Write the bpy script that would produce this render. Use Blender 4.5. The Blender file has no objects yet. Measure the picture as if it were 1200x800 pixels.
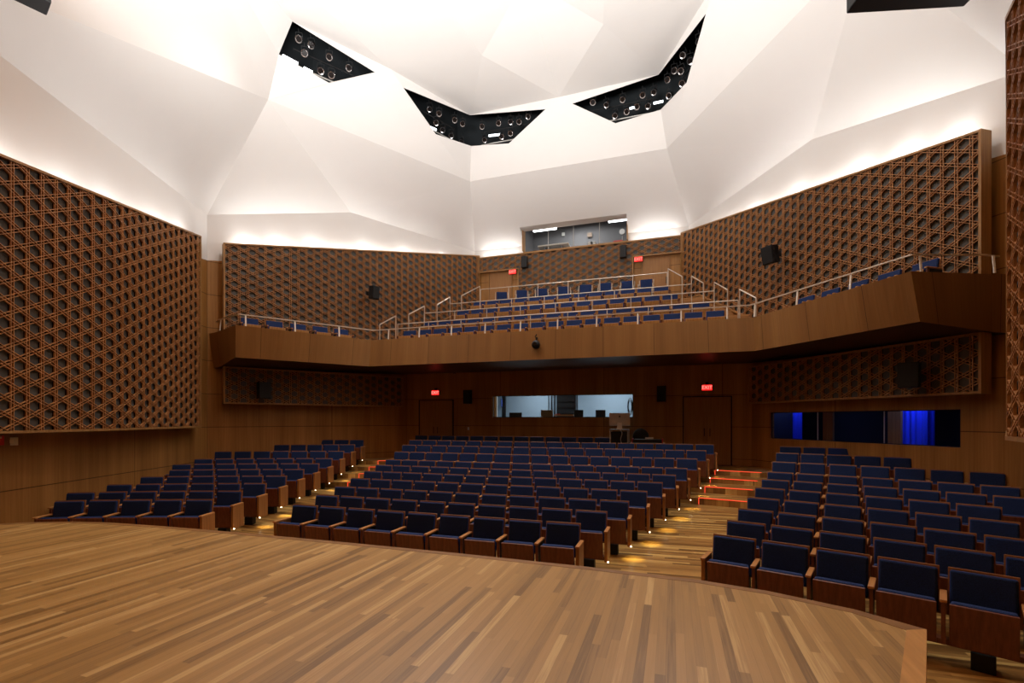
import bpy, bmesh, math, random
from mathutils import Vector, Matrix
random.seed(4)
SC = bpy.context.scene
COL = SC.collection
PI = math.pi

# ------------------------------------------------------------------ camera
# hall frame: +Y runs along the hall's axis from the stage to the rear wall, X across it
F_PX, YAW, CU, EYE, HOR = 567.0, math.radians(18.3), 3.69, 2.32, 491.0
cam = bpy.data.cameras.new('camera')
cam.sensor_width = 36; cam.lens = F_PX / 1200 * 36
cam.shift_y = (HOR - 400) / 1200
cam.clip_end = 200
co = bpy.data.objects.new('camera', cam); COL.objects.link(co)
co.location = (CU, 0, EYE); co.rotation_euler = (PI / 2, 0, YAW)
SC.camera = co

def ray(x, y):
    X = (x - 600) / F_PX
    c, s = math.cos(YAW), math.sin(YAW)
    return (X * c - s, X * s + c, (HOR - y) / F_PX)

def on_line(x, y, A, B):
    """where the sight line of a photo point meets the vertical plane through A and B"""
    du, dv, h = ray(x, y)
    ax, ay = A; bx, by = B[0] - A[0], B[1] - A[1]
    det = -du * by + dv * bx
    rx, ry = ax - CU, ay
    t = (-rx * by + ry * bx) / det
    return Vector((CU + du * t, dv * t, EYE + h * t))

# ------------------------------------------------------------------ render look
SC.view_settings.view_transform = 'Standard'
SC.view_settings.look = 'None'
SC.view_settings.gamma = 1
SC.view_settings.use_curve_mapping = False
SC.view_settings.exposure = 0.23
SC.cycles.use_denoising = True
SC.cycles.max_bounces = 9
SC.cycles.diffuse_bounces = 6
SC.cycles.glossy_bounces = 4
SC.cycles.sample_clamp_indirect = 6
SC.cycles.caustics_reflective = False
SC.cycles.caustics_refractive = False
w = bpy.data.worlds.new('world'); SC.world = w; w.use_nodes = True
w.node_tree.nodes['Background'].inputs[0].default_value = (0.01, 0.01, 0.012, 1)
w.node_tree.nodes['Background'].inputs[1].default_value = 1

# ------------------------------------------------------------------ materials
def s2l(c):
    return tuple((x / 12.92 if x <= .04045 else ((x + .055) / 1.055) ** 2.4) for x in c)
def rgb(r, g, b):
    return s2l((r / 255, g / 255, b / 255)) + (1,)

def newmat(name):
    m = bpy.data.materials.new(name); m.use_nodes = True
    nt = m.node_tree
    return m, nt, nt.nodes['Principled BSDF']

def N(nt, typ, **kw):
    n = nt.nodes.new(typ)
    for k, v in kw.items():
        if k.startswith('_'):
            n.inputs[k[1:]].default_value = v
        else:
            setattr(n, k, v)
    return n
def L(nt, a, b): nt.links.new(a, b)

def plain(name, col, rough=.5, metal=0, noise=.06, scale=30, spec=None):
    m, nt, p = newmat(name)
    tc = N(nt, 'ShaderNodeTexCoord')
    no = N(nt, 'ShaderNodeTexNoise', _Scale=scale, _Detail=3)
    L(nt, tc.outputs['Object'], no.inputs['Vector'])
    mx = N(nt, 'ShaderNodeMixRGB', blend_type='MULTIPLY')
    mx.inputs[0].default_value = 1
    mx.inputs[1].default_value = col
    rp = N(nt, 'ShaderNodeMapRange'); rp.inputs['To Min'].default_value = 1 - noise; rp.inputs['To Max'].default_value = 1 + noise
    L(nt, no.outputs['Fac'], rp.inputs['Value']); L(nt, rp.outputs[0], mx.inputs[2])
    L(nt, mx.outputs[0], p.inputs['Base Color'])
    p.inputs['Roughness'].default_value = rough
    p.inputs['Metallic'].default_value = metal
    if spec is not None: p.inputs['Specular IOR Level'].default_value = spec
    return m

def emit(name, col, strength):
    m, nt, p = newmat(name)
    p.inputs['Base Color'].default_value = (0, 0, 0, 1)
    p.inputs['Emission Color'].default_value = col
    p.inputs['Emission Strength'].default_value = strength
    return m

def wood(name, c1, c2, sc=(30, 30, .8), rough=.45, spec=.4):
    """fine straight grain; sc = noise scale along each object axis (small = along the grain)"""
    m, nt, p = newmat(name)
    tc = N(nt, 'ShaderNodeTexCoord')
    mp = N(nt, 'ShaderNodeMapping'); mp.inputs['Scale'].default_value = sc
    L(nt, tc.outputs['Object'], mp.inputs[0])
    no = N(nt, 'ShaderNodeTexNoise', _Scale=1, _Detail=4, _Roughness=.6)
    L(nt, mp.outputs[0], no.inputs['Vector'])
    rp = N(nt, 'ShaderNodeValToRGB')
    rp.color_ramp.elements[0].position = .32; rp.color_ramp.elements[0].color = c1
    rp.color_ramp.elements[1].position = .68; rp.color_ramp.elements[1].color = c2
    L(nt, no.outputs['Fac'], rp.inputs[0]); L(nt, rp.outputs[0], p.inputs['Base Color'])
    p.inputs['Roughness'].default_value = rough
    p.inputs['Specular IOR Level'].default_value = spec
    return m

def panelled(name, c1, c2, bw=3.7, rh=1.0, zoff=.08, joint=.009, rough=.42):
    """veneered wall: upright grain, thin dark joints; UV is metres along the wall and height"""
    m, nt, p = newmat(name)
    uv = N(nt, 'ShaderNodeUVMap')
    mp = N(nt, 'ShaderNodeMapping'); mp.inputs['Scale'].default_value = (26, .5, 1)
    L(nt, uv.outputs[0], mp.inputs[0])
    no = N(nt, 'ShaderNodeTexNoise', _Scale=1, _Detail=4, _Roughness=.65)
    L(nt, mp.outputs[0], no.inputs['Vector'])
    mp3 = N(nt, 'ShaderNodeMapping'); mp3.inputs['Scale'].default_value = (3.1, .12, 1)
    L(nt, uv.outputs[0], mp3.inputs[0])
    no3 = N(nt, 'ShaderNodeTexNoise', _Scale=1, _Detail=1)
    L(nt, mp3.outputs[0], no3.inputs['Vector'])
    ad = N(nt, 'ShaderNodeMath', operation='ADD'); L(nt, no.outputs['Fac'], ad.inputs[0]); L(nt, no3.outputs['Fac'], ad.inputs[1])
    hf = N(nt, 'ShaderNodeMath', operation='MULTIPLY'); hf.inputs[1].default_value = .5; L(nt, ad.outputs[0], hf.inputs[0])
    rp = N(nt, 'ShaderNodeValToRGB')
    rp.color_ramp.elements[0].position = .36; rp.color_ramp.elements[0].color = c1
    rp.color_ramp.elements[1].position = .64; rp.color_ramp.elements[1].color = c2
    L(nt, hf.outputs[0], rp.inputs[0])
    mp2 = N(nt, 'ShaderNodeMapping'); mp2.inputs['Location'].default_value = (0, -zoff, 0)
    L(nt, uv.outputs[0], mp2.inputs[0])
    br = N(nt, 'ShaderNodeTexBrick', offset=0, squash=1)
    br.inputs['Scale'].default_value = 1; br.inputs['Mortar Size'].default_value = joint
    br.inputs['Mortar Smooth'].default_value = 0
    br.inputs['Brick Width'].default_value = bw; br.inputs['Row Height'].default_value = rh
    br.inputs['Color1'].default_value = (1, 1, 1, 1); br.inputs['Color2'].default_value = (.86, .86, .86, 1)
    br.inputs['Mortar'].default_value = (.28, .24, .2, 1)
    L(nt, mp2.outputs[0], br.inputs['Vector'])
    mx = N(nt, 'ShaderNodeMixRGB', blend_type='MULTIPLY'); mx.inputs[0].default_value = 1
    L(nt, rp.outputs[0], mx.inputs[1]); L(nt, br.outputs['Color'], mx.inputs[2])
    L(nt, mx.outputs[0], p.inputs['Base Color'])
    p.inputs['Roughness'].default_value = rough
    p.inputs['Specular IOR Level'].default_value = .35
    return m

def planks(name, ramp, width, length, axis, rough=.32, spec=.5):
    """strip floor: boards run along `axis` ('X' or 'Y'), each board with its own tone"""
    m, nt, p = newmat(name)
    tc = N(nt, 'ShaderNodeTexCoord'); sp = N(nt, 'ShaderNodeSeparateXYZ')
    L(nt, tc.outputs['Object'], sp.inputs[0])
    al, ac = (sp.outputs['Y'], sp.outputs['X']) if axis == 'Y' else (sp.outputs['X'], sp.outputs['Y'])
    def M(op, a, b=None):
        n = N(nt, 'ShaderNodeMath', operation=op)
        for i, x in enumerate((a, b)):
            if x is None: continue
            if isinstance(x, (int, float)): n.inputs[i].default_value = x
            else: L(nt, x, n.inputs[i])
        return n.outputs[0]
    row = M('FLOOR', M('DIVIDE', ac, width))
    wn = N(nt, 'ShaderNodeTexWhiteNoise', noise_dimensions='1D'); L(nt, row, wn.inputs['W'])
    off = M('MULTIPLY', wn.outputs['Value'], 37.0)
    colr = M('FLOOR', M('DIVIDE', M('ADD', al, off), length))
    cx = N(nt, 'ShaderNodeCombineXYZ'); L(nt, row, cx.inputs[0]); L(nt, colr, cx.inputs[1])
    w2 = N(nt, 'ShaderNodeTexWhiteNoise', noise_dimensions='3D'); L(nt, cx.outputs[0], w2.inputs['Vector'])
    # grain inside a board
    gx = N(nt, 'ShaderNodeCombineXYZ')
    L(nt, M('MULTIPLY', ac, 70.0), gx.inputs[0]); L(nt, M('MULTIPLY', al, 2.2), gx.inputs[1]); L(nt, M('MULTIPLY', w2.outputs['Value'], 50.0), gx.inputs[2])
    gn = N(nt, 'ShaderNodeTexNoise', _Scale=1, _Detail=3); L(nt, gx.outputs[0], gn.inputs['Vector'])
    v = M('ADD', w2.outputs['Value'], M('MULTIPLY', M('SUBTRACT', gn.outputs['Fac'], .5), .7))
    rp = N(nt, 'ShaderNodeValToRGB')
    el = rp.color_ramp.elements
    el[0].position, el[0].color = ramp[0]; el[1].position, el[1].color = ramp[-1]
    for q, c in ramp[1:-1]:
        e = el.new(q); e.color = c
    L(nt, v, rp.inputs[0])
    fr = M('FRACT', M('DIVIDE', ac, width))
    edge = M('LESS_THAN', M('MINIMUM', fr, M('SUBTRACT', 1.0, fr)), .02)
    mx = N(nt, 'ShaderNodeMixRGB', blend_type='MULTIPLY'); L(nt, M('MULTIPLY', edge, .35), mx.inputs[0])
    L(nt, rp.outputs[0], mx.inputs[1]); mx.inputs[2].default_value = (.3, .25, .2, 1)
    L(nt, mx.outputs[0], p.inputs['Base Color'])
    p.inputs['Roughness'].default_value = rough
    p.inputs['Specular IOR Level'].default_value = spec
    return m

M = {}
M['plaster'] = plain('white_plaster', (.73, .712, .695, 1), .75, noise=.015, scale=2)
M['wall'] = panelled('wall_veneer', rgb(142, 97, 47), rgb(178, 128, 69))
M['fascia'] = panelled('fascia_veneer', rgb(132, 91, 47), rgb(150, 107, 59), bw=1.35, rh=9, zoff=-2, joint=.006)
M['door'] = wood('door_veneer', rgb(136, 93, 49), rgb(162, 115, 65), (26, 26, .6))
M['tierwood'] = wood('tier_boards', rgb(142, 101, 55), rgb(184, 135, 81), (1.0, 14, 14))
M['stage'] = planks('stage_boards', [(0, rgb(126, 93, 47)), (.18, rgb(148, 112, 62)), (.5, rgb(164, 125, 68)), (.85, rgb(174, 134, 78)), (1, rgb(194, 158, 100))], .058, 1.3, 'Y', .36)
M['nosing'] = wood('nosing_wood', rgb(118, 81, 41), rgb(144, 101, 55), (6, 6, 6), .4)
M['sideboard'] = wood('side_board_wood', rgb(172, 122, 62), rgb(196, 142, 78), (18, 1.5, 5), .4)
M['floor'] = planks('floor_boards', [(0, rgb(106, 73, 33)), (.35, rgb(148, 107, 55)), (.7, rgb(174, 131, 71)), (1, rgb(212, 175, 105))], .06, 1.4, 'X', .3)
M['slat'] = wood('lattice_slats', rgb(148, 100, 60), rgb(184, 132, 82), (9, 9, 9), .5)
M['frame'] = wood('frame_wood', rgb(136, 97, 53), rgb(166, 123, 73), (22, 22, .8), .45)
M['seatwood'] = wood('seat_mahogany', rgb(92, 50, 35), rgb(124, 70, 50), (30, 30, 1.5), .38)
M['seatwood_lit'] = wood('seat_mahogany_lit', rgb(152, 107, 59), rgb(184, 135, 81), (30, 30, 1.5), .4)  # lighter copy of the seat wood: brighter balcony light put into the colour
M['armwood'] = wood('arm_wood', rgb(158, 107, 59), rgb(188, 131, 75), (20, 2, 6), .35)
M['rimwood'] = wood('rim_wood', rgb(124, 79, 41), rgb(154, 101, 55), (3, 20, 20), .4)
M['endwood'] = wood('end_panel_wood', rgb(132, 87, 45), rgb(162, 111, 63), (30, 30, 1.2), .4)
M['black'] = plain('black_metal', (.007, .007, .008, 1), .55, spec=.3)
M['blackmat'] = plain('black_void_paint', (.014, .018, .021, 1), .8)
M['darkgrey'] = plain('dark_grey', (.012, .012, .013, 1), .65, spec=.3)
M['steel'] = plain('brushed_steel_rail', rgb(205, 192, 175), .35, .35)
M['whitepost'] = plain('white_post', rgb(228, 220, 208), .4)
M['silver'] = plain('aluminium', rgb(190, 186, 180), .4, .3)
M['chrome'] = plain('lamp_ring_metal', (.35, .33, .33, 1), .25, .9)
M['lens'] = plain('lamp_lens', (.010, .008, .008, 1), .15, spec=.3)
M['grey'] = plain('grey_paint', rgb(120, 122, 124), .6)
M['exit'] = emit('exit_red', (1, .012, .01, 1), 2.2)
M['exit_white'] = emit('exit_glow_letter', (1, .25, .2, 1), 1.6)
M['tube'] = emit('tube_glow', (.9, .97, 1, 1), 5)
M['boothtube'] = emit('booth_tube_glow', (1, .98, .95, 1), 5)
M['redled'] = emit('red_led', (1, .08, .03, 1), 1.1)
M['aislelamp'] = emit('aisle_lamp_glow', (1, .85, .6, 1), 12)
M['downlamp'] = emit('downlight_glow', (1, .9, .75, 1), 1.2)
M['bluescreen'] = emit('blue_screen_glow', (.15, .25, 1, 1), 2.0)
M['roomwall'] = plain('control_room_wall', rgb(150, 166, 178), .8)
M['boothwall'] = plain('booth_wall', rgb(104, 103, 104), .8)
M['darkroom'] = plain('dark_room_wall', (.02, .018, .02, 1), .8)
M['bluewall'] = plain('blue_cloth', (.02, .06, .75, 1), .9)
M['red'] = plain('red_enamel', (.6, .02, .02, 1), .4)
M['white'] = plain('white_plastic', rgb(215, 212, 205), .5)
M['tan'] = plain('tan_panel', rgb(190, 150, 100), .5)

def fabric():
    m, nt, p = newmat('navy_fabric')
    tc = N(nt, 'ShaderNodeTexCoord')
    no = N(nt, 'ShaderNodeTexNoise', _Scale=160, _Detail=2)
    L(nt, tc.outputs['Object'], no.inputs['Vector'])
    rp = N(nt, 'ShaderNodeValToRGB')
    rp.color_ramp.elements[0].color = rgb(19, 32, 62); rp.color_ramp.elements[0].position = .3
    rp.color_ramp.elements[1].color = rgb(36, 55, 103); rp.color_ramp.elements[1].position = .7
    L(nt, no.outputs['Fac'], rp.inputs[0]); L(nt, rp.outputs[0], p.inputs['Base Color'])
    p.inputs['Roughness'].default_value = .85
    p.inputs['Specular IOR Level'].default_value = .2
    p.inputs['Sheen Weight'].default_value = .35
    p.inputs['Sheen Roughness'].default_value = .4
    p.inputs['Sheen Tint'].default_value = (.12, .22, .75, 1)
    return m
M['fabric'] = fabric()

def glass():
    m = bpy.data.materials.new('window_glass'); m.use_nodes = True
    nt = m.node_tree; nt.nodes.clear()
    out = N(nt, 'ShaderNodeOutputMaterial'); tr = N(nt, 'ShaderNodeBsdfTransparent'); gl = N(nt, 'ShaderNodeBsdfGlossy')
    tr.inputs[0].default_value = (.86, .9, .93, 1); gl.inputs['Roughness'].default_value = .02
    fr = N(nt, 'ShaderNodeFresnel', _IOR=1.2); mx = N(nt, 'ShaderNodeMixShader')
    L(nt, fr.outputs[0], mx.inputs[0]); L(nt, tr.outputs[0], mx.inputs[1]); L(nt, gl.outputs[0], mx.inputs[2]); L(nt, mx.outputs[0], out.inputs[0])
    return m
M['glass'] = glass()

def backing(d, a):
    """acoustic backing behind the caning: grey cloth in each six-sided eye, wood around it"""
    m, nt, p = newmat('lattice_backing')
    uv = N(nt, 'ShaderNodeUVMap'); sp = N(nt, 'ShaderNodeSeparateXYZ'); L(nt, uv.outputs[0], sp.inputs[0])
    def Mx(op, x, y=None):
        n = N(nt, 'ShaderNodeMath', operation=op)
        for i, q in enumerate((x, y)):
            if q is None: continue
            if isinstance(q, (int, float)): n.inputs[i].default_value = q
            else: L(nt, q, n.inputs[i])
        return n.outputs[0]
    # family coordinates, integer at the eyes, half-integer on the slats
    f0 = Mx('DIVIDE', sp.outputs[0], d)
    zz = Mx('DIVIDE', sp.outputs[1], a)
    h0 = Mx('MULTIPLY', f0, .5)
    f1 = Mx('SUBTRACT', zz, h0)
    f2 = Mx('MULTIPLY', Mx('ADD', zz, h0), -1.0)
    rs = [Mx('ROUND', f) for f in (f0, f1, f2)]
    tot = Mx('ADD', Mx('ADD', rs[0], rs[1]), rs[2])
    dd = [Mx('ABSOLUTE', Mx('SUBTRACT', f, r)) for f, r in zip((f0, f1, f2), rs)]
    mxd = Mx('MAXIMUM', Mx('MAXIMUM', dd[0], dd[1]), dd[2])
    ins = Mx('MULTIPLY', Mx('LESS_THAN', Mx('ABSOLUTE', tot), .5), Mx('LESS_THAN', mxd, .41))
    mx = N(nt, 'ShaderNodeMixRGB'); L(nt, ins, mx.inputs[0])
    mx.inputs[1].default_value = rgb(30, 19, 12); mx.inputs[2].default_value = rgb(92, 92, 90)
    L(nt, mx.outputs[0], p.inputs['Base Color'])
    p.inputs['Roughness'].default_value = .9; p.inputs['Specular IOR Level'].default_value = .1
    return m

# ------------------------------------------------------------------ mesh helpers
def link(name, me, mat=None, parent=None, loc=None):
    o = bpy.data.objects.new(name, me); COL.objects.link(o)
    if mat is not None and me is not None and not me.materials: me.materials.append(mat)
    if parent is not None: o.parent = parent
    if loc is not None: o.location = loc
    return o

def finish(bm, name, mat, parent=None, smooth=False):
    me = bpy.data.meshes.new(name)
    bmesh.ops.recalc_face_normals(bm, faces=bm.faces)
    if smooth:
        for f in bm.faces: f.smooth = True
    bm.to_mesh(me); bm.free()
    return link(name, me, mat, parent)

def box(bm, c, s, rot=None, bevel=0, seg=2):
    r = bmesh.ops.create_cube(bm, size=1)
    vs = r['verts']
    for v in vs: v.co = Vector((v.co.x * s[0], v.co.y * s[1], v.co.z * s[2]))
    if bevel:
        es = list({e for v in vs for e in v.link_edges})
        rb = bmesh.ops.bevel(bm, geom=es, offset=bevel, segments=seg, affect='EDGES', profile=.5)
        vs = list({v for f in rb['faces'] for v in f.verts} | {v for v in vs if v.is_valid})
    for v in vs:
        if rot is not None: v.co = rot @ v.co
        v.co = v.co + Vector(c)
    return vs

def bxm(name, c, s, mat, parent=None, rot=None, bevel=0):
    bm = bmesh.new(); box(bm, c, s, rot, bevel)
    return finish(bm, name, mat, parent)

def cyl(bm, p0, p1, r, seg=10, r2=None):
    p0, p1 = Vector(p0), Vector(p1); d = p1 - p0
    q = Vector((0, 0, 1)).rotation_difference(d.normalized()).to_matrix().to_4x4()
    m = Matrix.Translation((p0 + p1) / 2) @ q
    return bmesh.ops.create_cone(bm, cap_ends=True, segments=seg, radius1=r, radius2=r if r2 is None else r2, depth=d.length, matrix=m)

def rod(name, p0, p1, r, mat, parent=None, seg=10, r2=None):
    bm = bmesh.new(); cyl(bm, p0, p1, r, seg, r2)
    o = finish(bm, name, mat, parent)
    return o

def sqbar(bm, p0, p1, wd, ht):
    """rectangular bar along p0-p1, width wd horizontally, height ht"""
    p0, p1 = Vector(p0), Vector(p1); d = (p1 - p0).normalized()
    side = d.cross(Vector((0, 0, 1)))
    if side.length < 1e-4: side = Vector((1, 0, 0))
    side.normalize(); up = side.cross(d).normalized()
    vs = []
    for p in (p0, p1):
        for a, b in ((-1, -1), (1, -1), (1, 1), (-1, 1)):
            vs.append(bm.verts.new(p + side * a * wd / 2 + up * b * ht / 2))
    for f in ((0, 1, 2, 3), (7, 6, 5, 4), (0, 4, 5, 1), (1, 5, 6, 2), (2, 6, 7, 3), (3, 7, 4, 0)):
        bm.faces.new([vs[i] for i in f])

def prism(bm, pts, z0, z1):
    """pts: list of (x,y); z0/z1 numbers or lists"""
    n = len(pts)
    z0 = [z0] * n if not isinstance(z0, (list, tuple)) else z0
    z1 = [z1] * n if not isinstance(z1, (list, tuple)) else z1
    a = [bm.verts.new((p[0], p[1], z)) for p, z in zip(pts, z0)]
    b = [bm.verts.new((p[0], p[1], z)) for p, z in zip(pts, z1)]
    bm.faces.new(a[::-1]); bm.faces.new(b)
    for i in range(n):
        j = (i + 1) % n
        bm.faces.new((a[i], a[j], b[j], b[i]))

def tag(o, label, cat, group=None):
    o['label'] = label; o['category'] = cat
    if group: o['group'] = group
    return o
def structure(o):
    o['kind'] = 'structure'; return o
def thing(name, label, cat, loc=(0, 0, 0), rotz=0, group=None):
    o = bpy.data.objects.new(name, None); COL.objects.link(o)
    o.empty_display_size = .1
    o.location = loc; o.rotation_euler = (0, 0, rotz)
    return tag(o, label, cat, group)
def dup(root, loc, rotz=0, label=None, group=None):
    r = root.copy(); COL.objects.link(r); r.location = loc; r.rotation_euler = (0, 0, rotz)
    if label: r['label'] = label
    if group: r['group'] = group
    for ch in list(root.children):
        c = ch.copy(); COL.objects.link(c); c.parent = r
        for g in list(ch.children):
            d = g.copy(); COL.objects.link(d); d.parent = c
    return r

def uvwall(name, quads, mat, thick=.15, out=None):
    """quads: list of ((x0,y0),(x1,y1), (zb0,zb1),(zt0,zt1), s0) -> thick wall slabs with UV in metres.
    the slab grows away from the hall's middle"""
    bm = bmesh.new(); uv = bm.loops.layers.uv.new('UVMap')
    for A, B, zb, zt, s0 in quads:
        A, B = Vector(A), Vector(B); d = B - A; ln = d.length; d.normalize()
        nrm = Vector((d.y, -d.x))
        mid = (A + B) / 2 - Vector((0, 9))
        if nrm.dot(mid) < 0: nrm = -nrm
        o = nrm * thick
        fr = [(A.x, A.y, zb[0], s0), (B.x, B.y, zb[1], s0 + ln), (B.x, B.y, zt[1], s0 + ln), (A.x, A.y, zt[0], s0)]
        f = [bm.verts.new(p[:3]) for p in fr]
        bk = [bm.verts.new((p[0] + o.x, p[1] + o.y, p[2])) for p in fr]
        faces = [bm.faces.new(f), bm.faces.new(bk[::-1])]
        for i in range(4):
            j = (i + 1) % 4
            faces.append(bm.faces.new((f[i], bk[i], bk[j], f[j])))
        val = {v: (p[3], p[2]) for v, p in zip(f + bk, fr + fr)}
        for fc in faces:
            for lp in fc.loops: lp[uv].uv = val[lp.vert]
    return structure(finish(bm, name, mat))

# ------------------------------------------------------------------ key dimensions
def wall_u(v):                       # audience side wall, half-width at depth v
    return 9.6 - .658 * (v - 10.95)
def shell_u(v):                      # splayed side wall beside the stage
    return 5.037 + .4167 * v
RC = Vector((0, -7.85))              # centre of the seating arcs
def arc(r, th): return (r * math.sin(th), RC.y + r * math.cos(th))

BACK = 16.4
# ------------------------------------------------------------------ floor of the house
def r_wall(th):
    best = 1e9
    o = RC; d = Vector((math.sin(th), math.cos(th)))
    s = 1 if th >= 0 else -1
    segs = [((s * 6.3, 3.0), (s * 9.6, 10.95)), ((s * 9.6, 10.95), (s * wall_u(BACK), BACK)), ((-30, BACK), (30, BACK)), ((s * 5.0, -4), (s * 6.3, 3.0))]
    for A, B in segs:
        bx, by = B[0] - A[0], B[1] - A[1]
        det = -d.x * by + d.y * bx
        if abs(det) < 1e-9: continue
        rx, ry = A[0] - o.x, A[1] - o.y
        t = (-rx * by + ry * bx) / det; q = (d.x * ry - d.y * rx) / det
        if t > 0 and -1e-6 <= q <= 1 + 1e-6: best = min(best, t)
    return best
ZR = [0, .025, .06, .12, .185, .25, .32, .475, .63, .75, .88]         # floor level of each row
prof = [(11.0, 0), (14.4, 0)]
for i in range(1, 7): prof.append((14.95 + .88 * (i - .35), ZR[i]))
prof.append((20.45, .32))
for k, zz in enumerate(ZR[7:]):
    prof.append((20.45 + .88 * k, zz)); prof.append((20.45 + .88 * (k + 1) if k < 3 else 27, zz))
def zprof(r):
    for (r0, z0), (r1, z1) in zip(prof[:-1], prof[1:]):
        if r0 <= r <= r1 and r1 > r0: return z0 + (z1 - z0) * (r - r0) / (r1 - r0)
    return prof[-1][1]
bm = bmesh.new()
angs = [math.radians(a) for a in range(-44, 45, 2)]
rw = [r_wall(a) for a in angs]
for (r0, z0), (r1, z1) in zip(prof[:-1], prof[1:]):
    for i in range(len(angs) - 1):
        q = []
        if r0 >= rw[i] and r0 >= rw[i + 1]: continue
        for th, rr, zz, lim in ((angs[i], r0, z0, rw[i]), (angs[i + 1], r0, z0, rw[i + 1]), (angs[i + 1], r1, z1, rw[i + 1]), (angs[i], r1, z1, rw[i])):
            rc = min(rr, lim)
            x, y = arc(rc, th)
            zq = zz if rr <= lim else zprof(rc)
            q.append((x, y, zq))
        pv = [Vector(p) for p in q]
        ar = (pv[1] - pv[0]).cross(pv[3] - pv[0]).length + (pv[2] - pv[1]).cross(pv[3] - pv[1]).length
        if ar < 1e-5 : continue
        uniq = []
        for p in pv:
            if not any((p - u).length < 1e-5 for u in uniq): uniq.append(p)
        if len(uniq) >= 3: bm.faces.new([bm.verts.new(p) for p in uniq])
bmesh.ops.remove_doubles(bm, verts=bm.verts, dist=1e-4)
# flat strip around and under the stage
vs = [bm.verts.new(p) for p in ((-5.0, -4, -.002), (5.0, -4, -.002), (7.3, 5.0, -.002), (5.0, 5.6, -.002), (-5.0, 5.6, -.002), (-7.3, 5.0, -.002))]
bm.faces.new(vs)
structure(finish(bm, 'floor', M['floor']))
bm = bmesh.new()
for i in range(7, 11):
    v0 = 6.72 + .87 * i - .5; v1 = v0 + .87 if i < 10 else BACK - .02
    prism(bm, [(-2.53 - .257 * i, v0), (2.53 + .257 * i, v0), (2.53 + .257 * i, v1), (-2.53 - .257 * i, v1)], ZR[i] - .3, ZR[i] + .004)
structure(finish(bm, 'floor_centre_tiers', M['floor']))

# red led lines on the aisle step nosings (centre steps of the two aisles)
def th_c(r):  # half-angle of the centre block at radius r
    return math.atan2(2.5 + .25 * (r - 14.75) / .88, r)
for sgn, side in ((-1, 'left'), (1, 'right')):
    for k in range(4):
        r = 20.45 + .88 * k
        ins, outs = 12.1, 15.0
        bm = bmesh.new()
        ths = [math.radians(ins + (outs - ins) * t / 6) * sgn for t in range(7)]
        zt = ZR[7 + k]
        for a, b in zip(ths[:-1], ths[1:]):
            p, q = arc(r - .004, a), arc(r - .004, b)
            sqbar(bm, (p[0], p[1], zt + .004), (q[0], q[1], zt + .004), .012, .016)
        p = arc(r - .006, ths[0] if sgn > 0 else ths[-1])
        zb = ZR[6 + k]
        sqbar(bm, (p[0], p[1], zb + .005), (p[0], p[1], zt), .014, .014)
        tag(finish(bm, 'step_light_strip', M['redled']),
            'red light strip edging the %s step of the %s aisle' % (('lowest', 'second', 'third', 'top')[k], side), 'step light', 'red step light strips')

# ------------------------------------------------------------------ stage
front = []
ctrl = [(-5.38, 4.12), (-5.03, 4.38), (-4.46, 4.62), (-3.9, 4.74), (-2.9, 4.81), (-1.5, 4.85), (0, 4.86)]
front = ctrl + [(-x, y) for x, y in ctrl[-2::-1]]
def inset(pts, d):
    out = []
    for i, p in enumerate(pts):
        a = Vector(pts[max(0, i - 1)]); b = Vector(pts[min(len(pts) - 1, i + 1)])
        t = (b - a).normalized(); n = Vector((t.y, -t.x))
        out.append((p[0] + n.x * d, p[1] + n.y * d))
    return out
STZ = .85
fin = inset(front, .09)
sideb = (4.15, 1.15)
bm = bmesh.new()
pts = [(-sideb[0] + .13, sideb[1]), (-5.24, 4.06)] + fin[1:-1] + [(5.24, 4.06), (sideb[0] - .13, sideb[1]), (4.0, -3.9), (-4.0, -3.9)]
prism(bm, pts, .02, STZ)
stage = thing('stage_platform', 'low timber stage with strip boards in front of the seating', 'stage')
finish(bm, 'stage_deck', M['stage'], stage)
bm = bmesh.new()
for i in range(len(front) - 1):
    a, b, c, d = front[i], front[i + 1], fin[i + 1], fin[i]
    if i == 0: d = (-5.24, 4.06)
    if i == len(front) - 2: c = (5.24, 4.06)
    prism(bm, [d, c, b, a], .02, STZ + .002)
finish(bm, 'front_nosing', M['nosing'], stage)
for sgn in (-1, 1):
    bm = bmesh.new()
    prism(bm, [(sgn * 5.38, 4.12), (sgn * 5.24, 4.06), (sgn * (sideb[0] - .13), sideb[1]), (sgn * sideb[0], sideb[1])], .02, STZ + .004)
    finish(bm, 'side_nosing', M['sideboard'], stage)

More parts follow.
